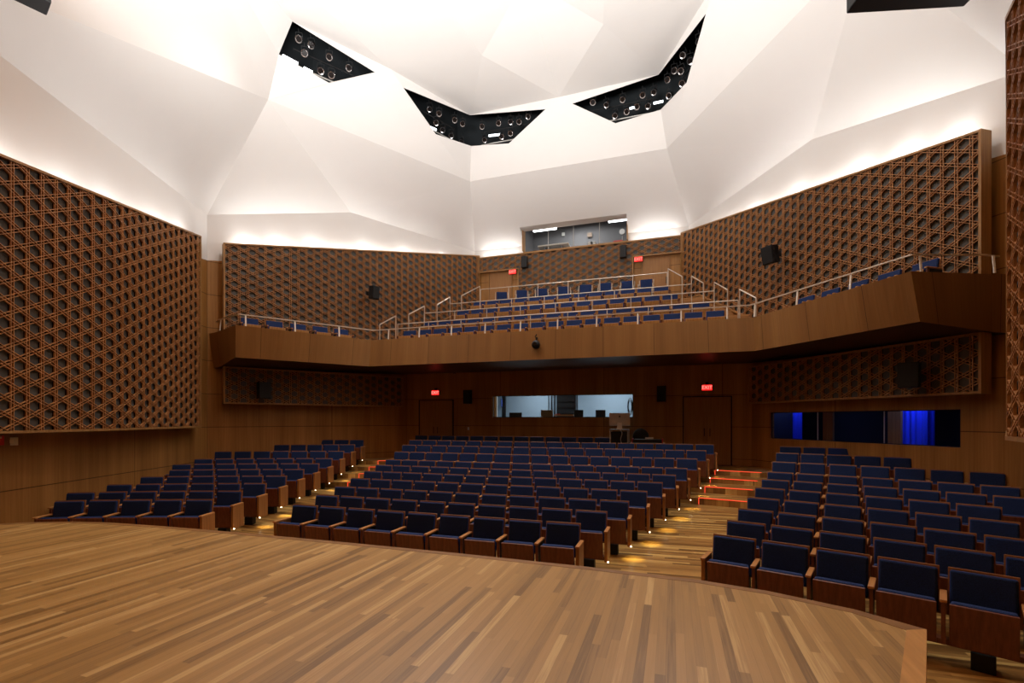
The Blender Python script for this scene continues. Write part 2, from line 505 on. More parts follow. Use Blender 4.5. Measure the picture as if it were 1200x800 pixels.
# ------------------------------------------------------------------ walls
def wood_top(v):                      # where veneer gives way to plaster on the audience side wall
    return 7.1 + (v - 10.95) * 1.45 / 8.1
V0, V1 = 10.95, 19.05
for sgn, nm in ((-1, 'left'), (1, 'right')):
    P = lambda v: (sgn * wall_u(v), v)
    S = lambda v: (v - V0) * 1.203
    q = []
    if sgn > 0:
        w0, w1 = 11.77, 15.8           # long glazed opening
        q += [(P(V0), P(w0), (0, 0), (5, 5), 0), (P(w0), P(w1), (0, 0), (1.76, 1.76), S(w0)), (P(w0), P(w1), (2.515, 2.515), (5, 5), S(w0)),
              (P(w1), P(BACK), (0, 0), (5, 5), S(w1)), (P(BACK), P(V1), (4, 4), (5, 5), S(BACK))]
    else:
        q += [(P(V0), P(BACK), (0, 0), (5, 5), 0), (P(BACK), P(V1), (4, 4), (5, 5), S(BACK))]
    q += [(P(V0), P(V1), (5, 5), (wood_top(V0), wood_top(V1)), 0)]
    sa, sb = (sgn * shell_u(10.95), 10.95), (sgn * 6.3, 3.0)
    q += [((sgn * 9.6, 10.95), sb, (0, 0), (7.1, 5.9), .6), (sb, (sgn * 5.0, -4), (0, 0), (5.9, 5.9), 9.2)]
    uvwall('wall_' + nm, q, M['wall'])
    # plaster band above, up to the fold line of the ceiling
    q = [((sgn * 9.6, 10.95), sb, (7.1, 5.9), (8.47, 8.52), 0), (sb, (sgn * 5.0, -4), (5.9, 5.9), (8.52, 8.52), 0),
         (P(V0), P(14.6), (wood_top(V0), wood_top(14.6)), (8.47, 9.70), 0), (P(14.6), P(V1), (wood_top(14.6), wood_top(V1)), (9.70, 9.46), 0)]
    uvwall('wall_%s_upper' % nm, q, M['plaster'])
uu = wall_u(BACK)
q = [((-uu, BACK), (-2.48, BACK), (0, 0), (4.1, 4.1), 0), ((2.48, BACK), (uu, BACK), (0, 0), (4.1, 4.1), 8.4),
     ((-2.48, BACK), (2.48, BACK), (0, 0), (2.38, 2.38), 3.4), ((-2.48, BACK), (2.48, BACK), (3.16, 3.16), (4.1, 4.1), 3.4)]
uvwall('wall_rear', q, M['wall'])
ub = wall_u(19.05)
q = [((-ub, 19.05), (ub, 19.05), (4.0, 4.0), (9.12, 9.12), 0)]
uvwall('wall_rear_upper', q, M['wall'])
q = [((-ub, 19.06), (-2.08, 19.06), (9.12, 9.12), (9.48, 9.48), 0), ((2.08, 19.06), (ub, 19.06), (9.12, 9.12), (9.48, 9.48), 0)]
uvwall('trim_1', q, M['plaster'])
uvwall('wall_stage', [((-5.0, -4), (5.0, -4), (0, 0), (5.9, 5.9), 0)], M['wall'])
uvwall('wall_stage_upper', [((-5.0, -4), (5.0, -4), (5.9, 5.9), (13.4, 13.4), 0)], M['wall'])  # unseen; wood in place of plaster to dim the light under the balcony

# ------------------------------------------------------------------ faceted ceiling
KJ = {}
K = dict(A=(7.2, 10.87, 11.39), B=(9.6, 10.95, 8.47), C=(7.20, 14.6, 9.70), D=(3.53, 16.8, 11.27), E=(ub, 19.05, 9.46),
         F=(4.7, 13.2, 13.30), G=(0, 16.2, 13.32), Q=(6.28, 10.8, 13.32), a=(6.78, 10.83, 12.55), b=(6.0, 11.95, 12.32),
         c=(4.1, 15.13, 12.22), d=(3.34, 16.472, 12.39), e=(1.89, 16.513, 12.25), k=(3.28, 16.2, 13.36),
         R=(5.8, 7.0, 13.3), S=(6.3, 3.0, 8.52), T=(1.85, 13.8, 13.48), U=(0, 12.3, 14.0), V=(5.0, -4, 8.52), W=(4.0, -4, 12.6), X=(2.6, 8.4, 13.6))
for nm_, p_, q_, t_ in (('j', 'F', 'c', .27), ('n', 'F', 'b', .26), ('l', 'G', 'e', .25)):
    K[nm_] = tuple(K[p_][i] + (K[q_][i] - K[p_][i]) * t_ for i in range(3))
def K3(ch, sg): p = K[ch]; return Vector((p[0] * sg, p[1], p[2]))
def back_z(v): return 11.27 + (v - 16.8) * (9.46 - 11.27) / (19.05 - 16.8)
NV = 18.42; NZ = back_z(NV); NU = 2.08
bm = bmesh.new()
def tri(*pts):
    bm.faces.new([bm.verts.new(p) for p in pts])
for sg in (-1, 1):
    for t in ('ABC', 'ACD', 'CED', 'Aab', 'AbF', 'AFc', 'AcD', 'cdD', 'Dde', 'DeG', 'AaR', 'aQR', 'ARS', 'ASB', 'QFR', 'FRX', 'FXT', 'XUT', 'FTk', 'kTG', 'TUG', 'Fjk', 'FnQ', 'Glk'):
        tri(*[K3(c, sg) for c in t])
tri(K3('D', -1), K3('G', 1), K3('D', 1))
tri(K3('X', -1), K3('U', 1), K3('X', 1))
tri(K3('R', -1), K3('X', -1), K3('X', 1), K3('R', 1))
# rear slope with the recess of the projection window
D0, D1, E0, E1 = K3('D', -1), K3('D', 1), K3('E', -1), K3('E', 1)
tri(D0, E0, Vector((-NU, 19.05, 9.46)), Vector((-NU, NV, NZ)))
tri(D1, E1, Vector((NU, 19.05, 9.46)), Vector((NU, NV, NZ)))
tri(D0, Vector((-NU, NV, NZ)), Vector((NU, NV, NZ)), D1)
structure(finish(bm, 'ceiling', M['plaster']))
bm = bmesh.new()
for sg in (-1, 1): tri(*[K3(c, sg) for c in 'SRWV'])
tri(K3('R', -1), K3('R', 1), K3('W', 1), K3('W', -1))
structure(finish(bm, 'ceiling_over_stage', M['door']))  # unseen; dark wood chosen here to cut the bounce under the balcony

# lighting catwalk void behind the three slots: dark boxing
bm = bmesh.new()
outl = [(-8.3, 9.9), (-7.3, 12.8), (-5.7, 15.2), (-4.6, 18.0), (0, 18.0), (4.6, 18.0), (5.7, 15.2), (7.3, 12.8), (8.3, 9.9)]
for a, b in zip(outl[:-1], outl[1:]):
    bm.faces.new([bm.verts.new(p) for p in ((a[0], a[1], 11.5), (b[0], b[1], 11.5), (b[0], b[1], 15.2), (a[0], a[1], 15.2))])
bm.faces.new([bm.verts.new((x, y, 15.2)) for x, y in outl])
structure(finish(bm, 'wall_catwalk', M['blackmat']))

# slot fixtures ------------------------------------------------------
def offs(A, B, d):
    A, B = Vector(A), Vector(B); t = (B - A).normalized(); n = Vector((t.y, -t.x))
    if n.dot((A + B) / 2 - Vector((0, 9))) < 0: n = -n
    return A + n * d, B + n * d
kq, kf, kk = (K['Q'][0], K['Q'][1]), (K['F'][0], K['F'][1]), (K['k'][0], K['k'][1])
mir = lambda p: (-p[0], p[1])
slots = [
    ('left lighting slot', (mir(kq), mir(kf)), [(352, 46), (367, 52), (385.5, 66), (411, 79.5), (375, 80), (389, 87), (358, 62)]),
    ('left half of the middle slot', (mir(kf), mir(kk)), [(505, 125), (514.5, 132), (532.5, 140), (543, 144), (529, 156), (541, 164), (511, 141), (520, 150)]),
    ('right half of the middle slot', (mir(kk), (0, 16.2)), [(566, 147.5), (585, 143), (598, 140), (621, 135), (609, 141), (587.5, 158), (599, 154.5), (567.5, 161)]),
    ('straight part of the right slot', ((0, 16.2), kk), [(695, 119.5), (713, 120), (731, 115), (754, 110), (768, 105.5), (722.5, 133), (734, 130), (748, 123.5), (761, 121)]),
    ('steep part of the right slot', (kk, kf), [(782, 93), (790.5, 80.5), (800.5, 81), (803, 61), (820, 45), (809, 68), (787, 110), (802, 95)]),
]
def make_can():
    t = thing('stage_spotlight', '', 'stage light')
    bm = bmesh.new()
    cyl(bm, (0, .0, 0), (0, -.26, 0), .085, 16); cyl(bm, (0, .12, 0), (0, 0, 0), .05, 12, .085)
    finish(bm, 'lamp_housing', M['black'], t)
    bm = bmesh.new()
    n = 18
    for i in range(n):
        a0, a1 = 2 * PI * i / n, 2 * PI * (i + 1) / n
        P_ = lambda a, r, y: bm.verts.new((math.cos(a) * r, y, math.sin(a) * r))
        bm.faces.new((P_(a0, .09, -.262), P_(a1, .09, -.262), P_(a1, .12, -.275), P_(a0, .12, -.275)))
        bm.faces.new((P_(a0, .12, -.275), P_(a1, .12, -.275), P_(a1, .12, -.25), P_(a0, .12, -.25)))
    bmesh.ops.remove_doubles(bm, verts=bm.verts, dist=1e-4)
    finish(bm, 'lens_ring', M['chrome'], t)
    rod('lens', (0, -.255, 0), (0, -.268, 0), .085, M['lens'], t, 16)
    bm = bmesh.new()
    for s in (-1, 1): box(bm, (s * .11, -.1, .09), (.012, .03, .2))
    box(bm, (0, -.1, .19), (.232, .03, .012)); cyl(bm, (0, -.1, .19), (0, -.1, .3), .012, 8)
    finish(bm, 'yoke', M['darkgrey'], t)
    return t
can0 = make_can(); first = True
ordn = ['first', 'second', 'third', 'fourth', 'fifth', 'sixth', 'seventh', 'eighth', 'ninth', 'tenth', 'eleventh', 'twelfth', 'thirteenth', 'fourteenth', 'fifteenth', 'sixteenth', 'seventeenth', 'eighteenth', 'nineteenth']
for nm, (A, B), pts in slots:
    A2, B2 = offs(A, B, .42)
    pts = sorted(pts)
    for i, (x, y) in enumerate(pts):
        p = on_line(x, y, A2, B2)
        lab = 'round black stage lamp, %s from left in the %s' % (ordn[i], nm)
        tgt = Vector((0.0 if nm[0] != 'x' else 0, 2.5, 1.0)); dr = tgt - p
        rz = math.atan2(dr.y, dr.x) + PI / 2 + random.uniform(-.3, .3)
        if first: o = can0; first = False
        else: o = dup(can0, p)
        o.location = p; o['label'] = lab; o['group'] = 'stage lamps in the ceiling slots'
        o.scale = (.8, .8, .8); o.rotation_euler = (math.radians(random.uniform(35, 55)), 0, rz)
    # pipes the lamps clamp to
    for j, hz in enumerate((13.02, 12.55)):
        a3, b3 = offs(A, B, .62)
        t = (b3 - a3)
        a3 = a3 + t * .06; b3 = b3 - t * .06
        tag(rod('lamp_pipe', (a3.x, a3.y, hz), (b3.x, b3.y, hz), .022, M['silver'] if j else M['darkgrey']), 'horizontal %s pipe behind the lamps in the %s' % (('upper', 'lower')[j], nm), 'pipe', 'pipes in the ceiling slots')
tubes = [(0, (331, 65), (349, 74.5), 'left end of the left'), (0, (356, 79.5), (366, 84.5), 'middle of the left'), (1, (504, 149), (511, 152), 'left end of the middle'),
         (2, (573, 159), (586, 157.5), 'right half of the middle'), (3, (738, 127), (745, 125.5), 'middle of the right'), (3, (766, 121), (777, 118.5), 'bend of the right')]
for si, a, b, nm in tubes:
    A2, B2 = offs(*slots[si][1], .45)
    p, q_ = on_line(*a, A2, B2), on_line(*b, A2, B2)
    t = thing('work_light', 'bright white tube light at the %s ceiling slot' % nm, 'light', (p + q_) / 2, 0, 'tube lights in the ceiling slots')
    c = (p + q_) / 2
    rod('tube', p - c, q_ - c, .035, M['tube'], t, 10)
    bm = bmesh.new(); sqbar(bm, p - c + Vector((0, .05, .05)), q_ - c + Vector((0, .05, .05)), .07, .04)
    finish(bm, 'tube_holder', M['darkgrey'], t)

# ------------------------------------------------------------------ lattice panels
def lattice_panel(label, poly, top, bot, d, a, cat='lattice panel', depth=.032, box_d=.22, group=None, sw=.0115, gap=.045, phase=0, end_caps=(1, 1), name='lattice_panel', joints=()):
    """poly: plan polyline of the panel face; top(s), bot(s): edge heights along it"""
    pv = [Vector(p) for p in poly]
    cum = [0]
    for p, q in zip(pv[:-1], pv[1:]): cum.append(cum[-1] + (q - p).length)
    LN = cum[-1]
    nrm = []
    for p, q in zip(pv[:-1], pv[1:]):
        t = (q - p).normalized(); n = Vector((t.y, -t.x))
        if n.dot((p + q) / 2 - Vector((0, 9))) > 0: n = -n   # towards the hall
        nrm.append(n)
    def pos(s, z, off):
        s = max(-.5, min(LN + .5, s))
        k = 0
        while k < len(nrm) - 1 and s > cum[k + 1]: k += 1
        t = (s - cum[k]) / (cum[k + 1] - cum[k])
        p = pv[k].lerp(pv[k + 1], t)
        n = nrm[k]
        for kk_ in (k - 1, k + 1):     # average the normals at a break
            if 0 <= kk_ < len(nrm):
                sb = cum[k] if kk_ < k else cum[k + 1]
                if abs(s - sb) < 1e-4: n = (nrm[k] + nrm[kk_]).normalized()
        p = p + n * off
        return Vector((p.x, p.y, z))
    brks = list(cum[1:-1])
    t0 = thing(name, label, cat, (0, 0, 0), 0, group)
    # slats
    bm = bmesh.new()
    def slat(s0, z0, s1, z1, o0, o1):
        cuts = [0] + sorted(((b - s0) / (s1 - s0)) for b in brks if s1 != s0 and 0 < (b - s0) / (s1 - s0) < 1) + [1]
        dx, dz = s1 - s0, z1 - z0; ln = math.hypot(dx, dz)
        if ln < .03: return
        px, pz = -dz / ln * sw / 2, dx / ln * sw / 2
        rings = []
        for c in cuts:
            s_, z_ = s0 + dx * c, z0 + dz * c
            rings.append([bm.verts.new(pos(s_ + px, z_ + pz, o1)), bm.verts.new(pos(s_ - px, z_ - pz, o1)), bm.verts.new(pos(s_ - px, z_ - pz, o0)), bm.verts.new(pos(s_ + px, z_ + pz, o0))])
        for r, q in zip(rings[:-1], rings[1:]):
            for i in range(4):
                j = (i + 1) % 4
                bm.faces.new((r[i], r[j], q[j], q[i]))
        bm.faces.new(rings[0]); bm.faces.new(rings[-1][::-1])
    inside = lambda s, z: 0 <= s <= LN and bot(s) <= z <= top(s)
    def run(f, rng, o0, o1):
        """f: param -> (s,z)"""
        n = 400; a0, a1 = rng; start = None; prev = None
        for i in range(n + 1):
            t = a0 + (a1 - a0) * i / n
            p = f(t)
            if inside(*p):
                if start is None: start = p
                prev = p
            elif start is not None:
                slat(*start, *prev, o0, o1); start = None
        if start is not None: slat(*start, *prev, o0, o1)
    zlo = min(bot(LN * i / 40) for i in range(41)); zhi = max(top(LN * i / 40) for i in range(41))
    kmax = int(LN / d) + 2
    for k in range(-1, kmax):
        for g in (-gap / 2, gap / 2):
            s = (k + .5) * d + g
            run(lambda z: (s, z), (zlo, zhi), -depth, -.002)
    sl = a / (2 * d); gz = gap / 2 * math.sqrt(1 + sl * sl)
    for m in range(int((zlo - LN * sl) / a) - 2, int((zhi + LN * sl) / a) + 3):
        for g in (-gz, gz):
            c0 = (m + .5) * a + g
            run(lambda s: (s, c0 + s * sl), (0, LN), -depth - .004, 0)
            run(lambda s: (s, c0 - s * sl), (0, LN), -depth - .007, -.004)
    finish(bm, 'lattice', M['slat'], t0)
    # backing
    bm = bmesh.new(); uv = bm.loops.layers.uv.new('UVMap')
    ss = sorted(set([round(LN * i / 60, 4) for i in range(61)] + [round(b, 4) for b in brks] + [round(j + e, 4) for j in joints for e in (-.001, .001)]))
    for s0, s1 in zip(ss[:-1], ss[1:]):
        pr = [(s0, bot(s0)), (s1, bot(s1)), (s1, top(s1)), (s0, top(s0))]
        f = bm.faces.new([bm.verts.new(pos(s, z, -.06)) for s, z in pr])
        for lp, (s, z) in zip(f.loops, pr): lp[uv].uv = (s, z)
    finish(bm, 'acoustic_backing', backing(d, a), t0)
    # frame around the outline, deep as the box
    bm = bmesh.new()
    fw = .045
    for f, sgn in ((top, 1), (bot, -1)):
        for s0, s1 in zip(ss[:-1], ss[1:]):
            if abs(f(s0) - f(s1)) > .5: 
                continue
            pr = []
            for s in (s0, s1):
                z = f(s)
                pr.append([bm.verts.new(pos(s, z, .012)), bm.verts.new(pos(s, z + fw * sgn, .012)), bm.verts.new(pos(s, z + fw * sgn, -box_d)), bm.verts.new(pos(s, z, -box_d))])
            for i in range(4):
                j = (i + 1) % 4
                bm.faces.new((pr[0][i], pr[0][j], pr[1][j], pr[1][i]))
    for s, on in ((0, end_caps[0]), (LN, end_caps[1])):
        if not on: continue
        e = -fw if s == 0 else fw
        q = []
        for z in (bot(s) - fw, top(s) + fw):
            q.append([bm.verts.new(pos(s, z, .012)), bm.verts.new(pos(s + e, z, .012)), bm.verts.new(pos(s + e, z, -box_d)), bm.verts.new(pos(s, z, -box_d))])
        for i in range(4):
            j = (i + 1) % 4
            bm.faces.new((q[0][i], q[0][j], q[1][j], q[1][i]))
        bm.faces.new(q[0]); bm.faces.new(q[1][::-1])
    for s in joints:
        z0, z1 = min(bot(s - .01), bot(s + .01)), max(bot(s - .01), bot(s + .01))
        q = []
        for z in (z0, z1):
            q.append([bm.verts.new(pos(s + ex, z, of)) for ex, of in ((-.02, .012), (.02, .012), (.02, -box_d), (-.02, -box_d))])
        for i in range(4):
            j = (i + 1) % 4
            bm.faces.new((q[0][i], q[0][j], q[1][j], q[1][i]))
    bmesh.ops.remove_doubles(bm, verts=bm.verts, dist=1e-5)
    finish(bm, 'frame', M['frame'], t0)
    return t0, LN

def lerp(x, xs, ys):
    if x <= xs[0]: return ys[0]
    for i in range(len(xs) - 1):
        if x <= xs[i + 1]: return ys[i] + (ys[i + 1] - ys[i]) * (x - xs[i]) / (xs[i + 1] - xs[i])
    return ys[-1]

def face_u(v): return 9.0 - .637 * (v - 11.05)
PANEL_TOPS = {}
for sg, nm in ((-1, 'left'), (1, 'right')):
    # big panel beside the stage: two planes with a soft bend
    poly = [(8.98, 10.23), (7.62, 7.6), (7.27, 6.93), (7.08, 6.3), (6.6, 4.82), (6.2, 3.6)]
    poly = [(sg * x, y) for x, y in poly]
    cum = [0]
    for p, q_ in zip(poly[:-1], poly[1:]): cum.append(cum[-1] + math.dist(p, q_))
    tops = []
    for x, y in poly:
        Xc = (-abs(x) - CU) * math.cos(YAW) + y * math.sin(YAW); Yc = -(-abs(x) - CU) * math.sin(YAW) + y * math.cos(YAW)
        px = 600 + F_PX * Xc / Yc
        tops.append(EYE + (HOR - (183 + .404 * px)) / F_PX * Yc)
    lattice_panel('tall slanted caned lattice panel on the %s wall beside the stage' % nm, poly, lambda s: lerp(s, cum, tops), lambda s: 2.13, .255, .268, group=None, box_d=.2, end_caps=(1, 1))
    # audience side, above the balcony
    pv = [(sg * 9.0, 11.05), (sg * 4.02, 18.87)]
    LN = math.dist(*pv)
    v_of = lambda s: 11.05 + 7.82 * s / LN
    lattice_panel('long lattice panel above the balcony on the %s wall' % nm, pv, lambda s: 7.55 + 1.6 * s / LN,
                  lambda s: lerp(v_of(s), [13.6, 15.0, 18.0, 19], [4.6, 4.75, 6.65, 6.75]), .245, .262, box_d=.25)
    # and its dim continuation under the balcony
    pv2 = [(sg * 9.0, 11.05), (sg * face_u(15.95), 15.95)]
    lattice_panel('dim low lattice panel under the balcony on the %s wall' % nm, pv2, lambda s: 3.86, lambda s: 2.83, .245, .262, box_d=.25)
# rear panel with the two door openings cut out below
pvr = [(-4.0, 18.86), (4.0, 18.86)]
lattice_panel('lattice panel across the rear wall above the balcony doors', pvr, lambda s: 9.05,
              lambda s: 6.55 if abs(s - 4.0) < 2.28 else 8.5, .245, .262, box_d=.15, joints=(1.72, 6.28))

# ------------------------------------------------------------------ doors
def door(nm, u0, u1, v, z0, z1, leafs):
    t = bpy.data.objects.new(nm, None); COL.objects.link(t); t.location = ((u0 + u1) / 2, v, z0); structure(t)
    wd = (u1 - u0) / leafs
    for i in range(leafs):
        cx = -(u1 - u0) / 2 + wd * (i + .5)
        bxm('door_leaf', (cx, -.02, (z1 - z0) / 2), (wd - .016, .04, z1 - z0 - .02), M['door'], t)
    bm = bmesh.new()
    for x in (-(u1 - u0) / 2 - .02, (u1 - u0) / 2 + .02): box(bm, (x, -.022, (z1 - z0) / 2), (.03, .05, z1 - z0))
    box(bm, (0, -.022, z1 - z0 + .012), (u1 - u0 + .07, .05, .03))
    finish(bm, 'door_frame', M['black'] if z0 < 2 else M['frame'], t)
    bm = bmesh.new()
    for i in range(leafs):
        cx = -(u1 - u0) / 2 + wd * (i + .5) + (wd * .38 if i == 0 else -wd * .38)
        cyl(bm, (cx, -.07, .9), (cx, -.07, 1.15), .012, 8)
    finish(bm, 'door_handle', M['darkgrey'], t)
door('door_1', -5.42, -4.05, BACK, .885, 3.02, 2)
door('door_2', 4.05, 5.42, BACK, .885, 3.02, 2)
door('door_3', -3.6, -2.62, 19.05, 6.5, 8.44, 1)
door('door_4', 2.62, 3.6, 19.05, 6.5, 8.44, 1)

# ------------------------------------------------------------------ exit signs
def letters(txt, size, mat, parent, loc, rot=(PI / 2, 0, 0), ex=.004):
    cu = bpy.data.curves.new('lettering', 'FONT'); cu.body = txt; cu.size = size; cu.align_x = 'CENTER'; cu.align_y = 'CENTER'; cu.extrude = ex
    to = bpy.data.objects.new('tmp', cu); COL.objects.link(to)
    dg = bpy.context.evaluated_depsgraph_get(); me = bpy.data.meshes.new_from_object(to.evaluated_get(dg))
    bpy.data.objects.remove(to)
    me.materials.clear(); o = link('lettering', me, mat, parent, loc); o.rotation_euler = rot
    return o
def exit_sign(u, v, z, label, hang):
    t = thing('exit_sign', label, 'exit sign', (u, v, z), 0, 'red exit signs')
    bxm('sign_box', (0, 0, 0), (.31, .05, .18), M['darkgrey'], t, bevel=.006)
    bxm('sign_face', (0, -.028, 0), (.29, .008, .165), M['exit'], t)
    letters('EXIT', .15, M['exit_white'], t, (0, -.035, 0))
    if hang: bxm('mount', (0, .02, .13), (.09, .05, .09), M['darkgrey'], t)
exit_sign(-4.73, 16.33, 3.31, 'red exit sign under the balcony left of the control room window', 1)
exit_sign(4.73, 16.33, 3.31, 'red exit sign under the balcony right of the control room window', 1)
exit_sign(-2.49, 18.78, 8.33, 'red exit sign beside the left upper balcony door', 0)
exit_sign(2.49, 18.78, 8.33, 'red exit sign beside the right upper balcony door', 0)

# ------------------------------------------------------------------ balcony
wl = lambda v: wall_u(v) - .02
fas = [(-9.55, 10.98), (-9.1, 10.86), (-7.65, 10.2), (-5.65, 13.57), (5.65, 13.57), (7.65, 10.2), (9.1, 10.86), (9.55, 10.98)]
fzb = [3.86, 3.9, 4.04, 4.04, 4.04, 4.04, 3.9, 3.86]
fbo = [(-9.55, 11.1), (-9.2, 11.05), (-7.84, 10.36), (-5.68, 13.5), (5.68, 13.5), (7.84, 10.36), (9.2, 11.05), (9.55, 11.1)]
bal = thing('balcony', 'timber faced balcony spanning the rear of the hall', 'balcony')
def mitre(pts, d):
    """offset a plan polyline away from the hall's middle front by d"""
    out = []
    for i, p in enumerate(pts):
        ns = []
        for a_, b_ in ((i - 1, i), (i, i + 1)):
            if a_ < 0 or b_ >= len(pts): continue
            t = (Vector(pts[b_]) - Vector(pts[a_])).normalized(); n = Vector((-t.y, t.x))
            if n.y < 0: n = -n
            ns.append(n)
        m_ = sum(ns, Vector((0, 0))).normalized()
        out.append(Vector(p) + m_ * (d / max(.4, m_.dot(ns[0]))))
    return out
fin2 = mitre(fas, .2)
bm = bmesh.new(); uv = bm.loops.layers.uv.new('UVMap')
s = 0
for i in range(len(fas) - 1):
    A, B = Vector(fas[i]), Vector(fas[i + 1]); ln = (B - A).length
    A0, B0 = Vector(fbo[i]), Vector(fbo[i + 1]); A1, B1 = fin2[i], fin2[i + 1]
    nn_ = 16
    for j in range(nn_):
        f0, f1 = j / nn_, (j + 1) / nn_
        T0, T1, Q0, Q1, I0, I1 = A.lerp(B, f0), A.lerp(B, f1), A0.lerp(B0, f0), A0.lerp(B0, f1), A1.lerp(B1, f0), A1.lerp(B1, f1)
        zb0, zb1 = fzb[i] + (fzb[i + 1] - fzb[i]) * f0, fzb[i] + (fzb[i + 1] - fzb[i]) * f1
        s0, s1 = s + ln * f0, s + ln * f1
        for pts_, uvs in ((((Q0.x, Q0.y, zb0), (Q1.x, Q1.y, zb1), (T1.x, T1.y, 4.9), (T0.x, T0.y, 4.9)), ((s0, 4), (s1, 4), (s1, 4.9), (s0, 4.9))),
                          (((T0.x, T0.y, 4.9), (T1.x, T1.y, 4.9), (I1.x, I1.y, 4.9), (I0.x, I0.y, 4.9)), ((s0, 4.5), (s1, 4.5), (s1, 4.6), (s0, 4.6))),
                          (((I0.x, I0.y, 4.9), (I1.x, I1.y, 4.9), (I1.x, I1.y, 4.5), (I0.x, I0.y, 4.5)), ((s0, 4.5), (s1, 4.5), (s1, 4.6), (s0, 4.6)))):
            f = bm.faces.new([bm.verts.new(p) for p in pts_])
            for lp, st in zip(f.loops, uvs): lp[uv].uv = st
    s += ln
bmesh.ops.remove_doubles(bm, verts=bm.verts, dist=1e-4)
finish(bm, 'fascia', M['fascia'], bal)
# soffit
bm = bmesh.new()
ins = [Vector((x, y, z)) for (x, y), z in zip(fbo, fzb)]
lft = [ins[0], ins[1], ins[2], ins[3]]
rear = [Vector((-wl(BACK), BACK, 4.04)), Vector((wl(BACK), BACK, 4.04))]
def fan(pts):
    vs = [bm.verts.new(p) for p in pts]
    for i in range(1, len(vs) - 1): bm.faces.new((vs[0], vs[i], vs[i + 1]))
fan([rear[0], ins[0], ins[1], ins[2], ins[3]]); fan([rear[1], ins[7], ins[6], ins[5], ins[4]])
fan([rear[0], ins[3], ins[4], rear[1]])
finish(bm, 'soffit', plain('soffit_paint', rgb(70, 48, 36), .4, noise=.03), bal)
# raked tiers
TV = [13.62, 15.08, 16.0, 16.88, 17.72, 18.98]; TZ = [4.50, 4.97, 5.47, 5.99, 6.5]
for v0, v1, z in zip(TV[:-1], TV[1:], TZ):
    bm = bmesh.new()
    w0, w1 = wl(v0) - .03, wl(v1) - .03
    if z == 4.5: w0 = wl(v0) - .03
    prism(bm, [(-w0, v0), (w0, v0), (w1, v1), (-w1, v1)], 4.1 if z < 5 else z - .6, z)
    finish(bm, 'tier', M['tierwood'], bal)
for sg in (-1, 1):
    bm = bmesh.new()
    prism(bm, [(sg * 5.86, 13.62), (sg * 7.76, 10.62), (sg * 9.0, 11.16), (sg * 9.36, 11.22), (sg * (wl(13.62) - .03), 13.62)], 4.40, 4.48)
    finish(bm, 'side_tier', M['tierwood'], bal)
    # small half steps in the side aisles
    for k in range(4):
        v = TV[k + 1]; z = (TZ[k] + TZ[k + 1]) / 2
        bm = bmesh.new()
        x0 = [5.35, 4.95, 4.15, 3.9][k]
        prism(bm, [(sg * x0, v - .27), (sg * (wl(v - .27) - .05), v - .27), (sg * (wl(v) - .05), v), (sg * x0, v)], TZ[k] + .004, z)
        finish(bm, 'aisle_step', M['tierwood'], bal)

# rails ---------------------------------------------------------------
def path_rail(label, pts, zs, posts, mat, name='guard_rail', group=None, r=.016, lean=None, flat=False):
    t = thing(name, label, 'railing', (0, 0, 0), 0, group)
    bm = bmesh.new()
    for (p, z), (q_, z2) in zip(list(zip(pts, zs))[:-1], list(zip(pts, zs))[1:]):
        if flat: sqbar(bm, (p[0], p[1], z), (q_[0], q_[1], z2), .04, .024)
        else: cyl(bm, (p[0], p[1], z), (q_[0], q_[1], z2), r, 8)
    finish(bm, 'top_rail', mat, t)
    for (x, y, z0, z1, dx, dy) in posts:
        bm = bmesh.new(); sqbar(bm, (x + dx, y + dy, z0), (x, y, z1), .036, .02) if abs(dx) + abs(dy) > 0 else cyl(bm, (x, y, z0), (x, y, z1), .014, 8)
        finish(bm, 'post', M['whitepost'] if flat else mat, t)
    return t
fr = [(-9.25, 10.98), (-8.95, 10.78), (-7.72, 10.38), (-5.6, 13.66), (5.6, 13.66), (7.72, 10.38), (8.95, 10.78), (9.25, 10.98)]
posts = []
for i in range(1, len(fr) - 2):
    A, B = Vector(fr[i]), Vector(fr[i + 1]); n = max(1, round((B - A).length / 1.12))
    t = (B - A).normalized(); nn = Vector((t.y, -t.x))
    if nn.y > 0: nn = -nn
    for k in range(n + (1 if i == len(fr) - 3 else 0)):
        if i == 3 and k == 0: pass
        p = A.lerp(B, (k + (.5 if i == 3 else .12)) / n)
        posts.append((p.x, p.y, 4.905, 5.22, nn.x * .03, nn.y * .03))
path_rail('steel rail on white brackets along the top of the balcony front', fr, [5.235] * 8, posts, M['steel'], flat=True)
railspec = [('first', 14.86, 5.65, 5.45, 4.50), ('second', 15.76, 6.18, 4.9, 4.97), ('third', 16.66, 6.68, 4.29, 5.47), ('rearmost', 17.86, 7.47, 3.53, 6.5)]
for nm, v, z, hw, fz in railspec:
    n = int(hw * 2 / 1.15); posts = []
    for k in range(n + 1):
        x = -hw + hw * 2 * k / n
        posts.append((x, v, fz, z, 0, 0))
    path_rail('long steel guard rail, %s one behind the balcony front' % nm, [(-hw, v), (hw, v)], [z, z], posts, M['steel'], group='guard rails between balcony rows')
hr = [((5.82, 14.32, 5.56), (5.48, 14.79, 5.93), 4.5, 4.5), ((5.21, 15.2, 6.05), (4.9, 15.78, 6.45), 4.97, 4.97), ((4.62, 16.23, 6.57), (4.29, 16.66, 6.94), 5.47, 5.47), ((4.01, 17.08, 7.07), (3.56, 17.86, 7.6), 5.99, 6.5)]
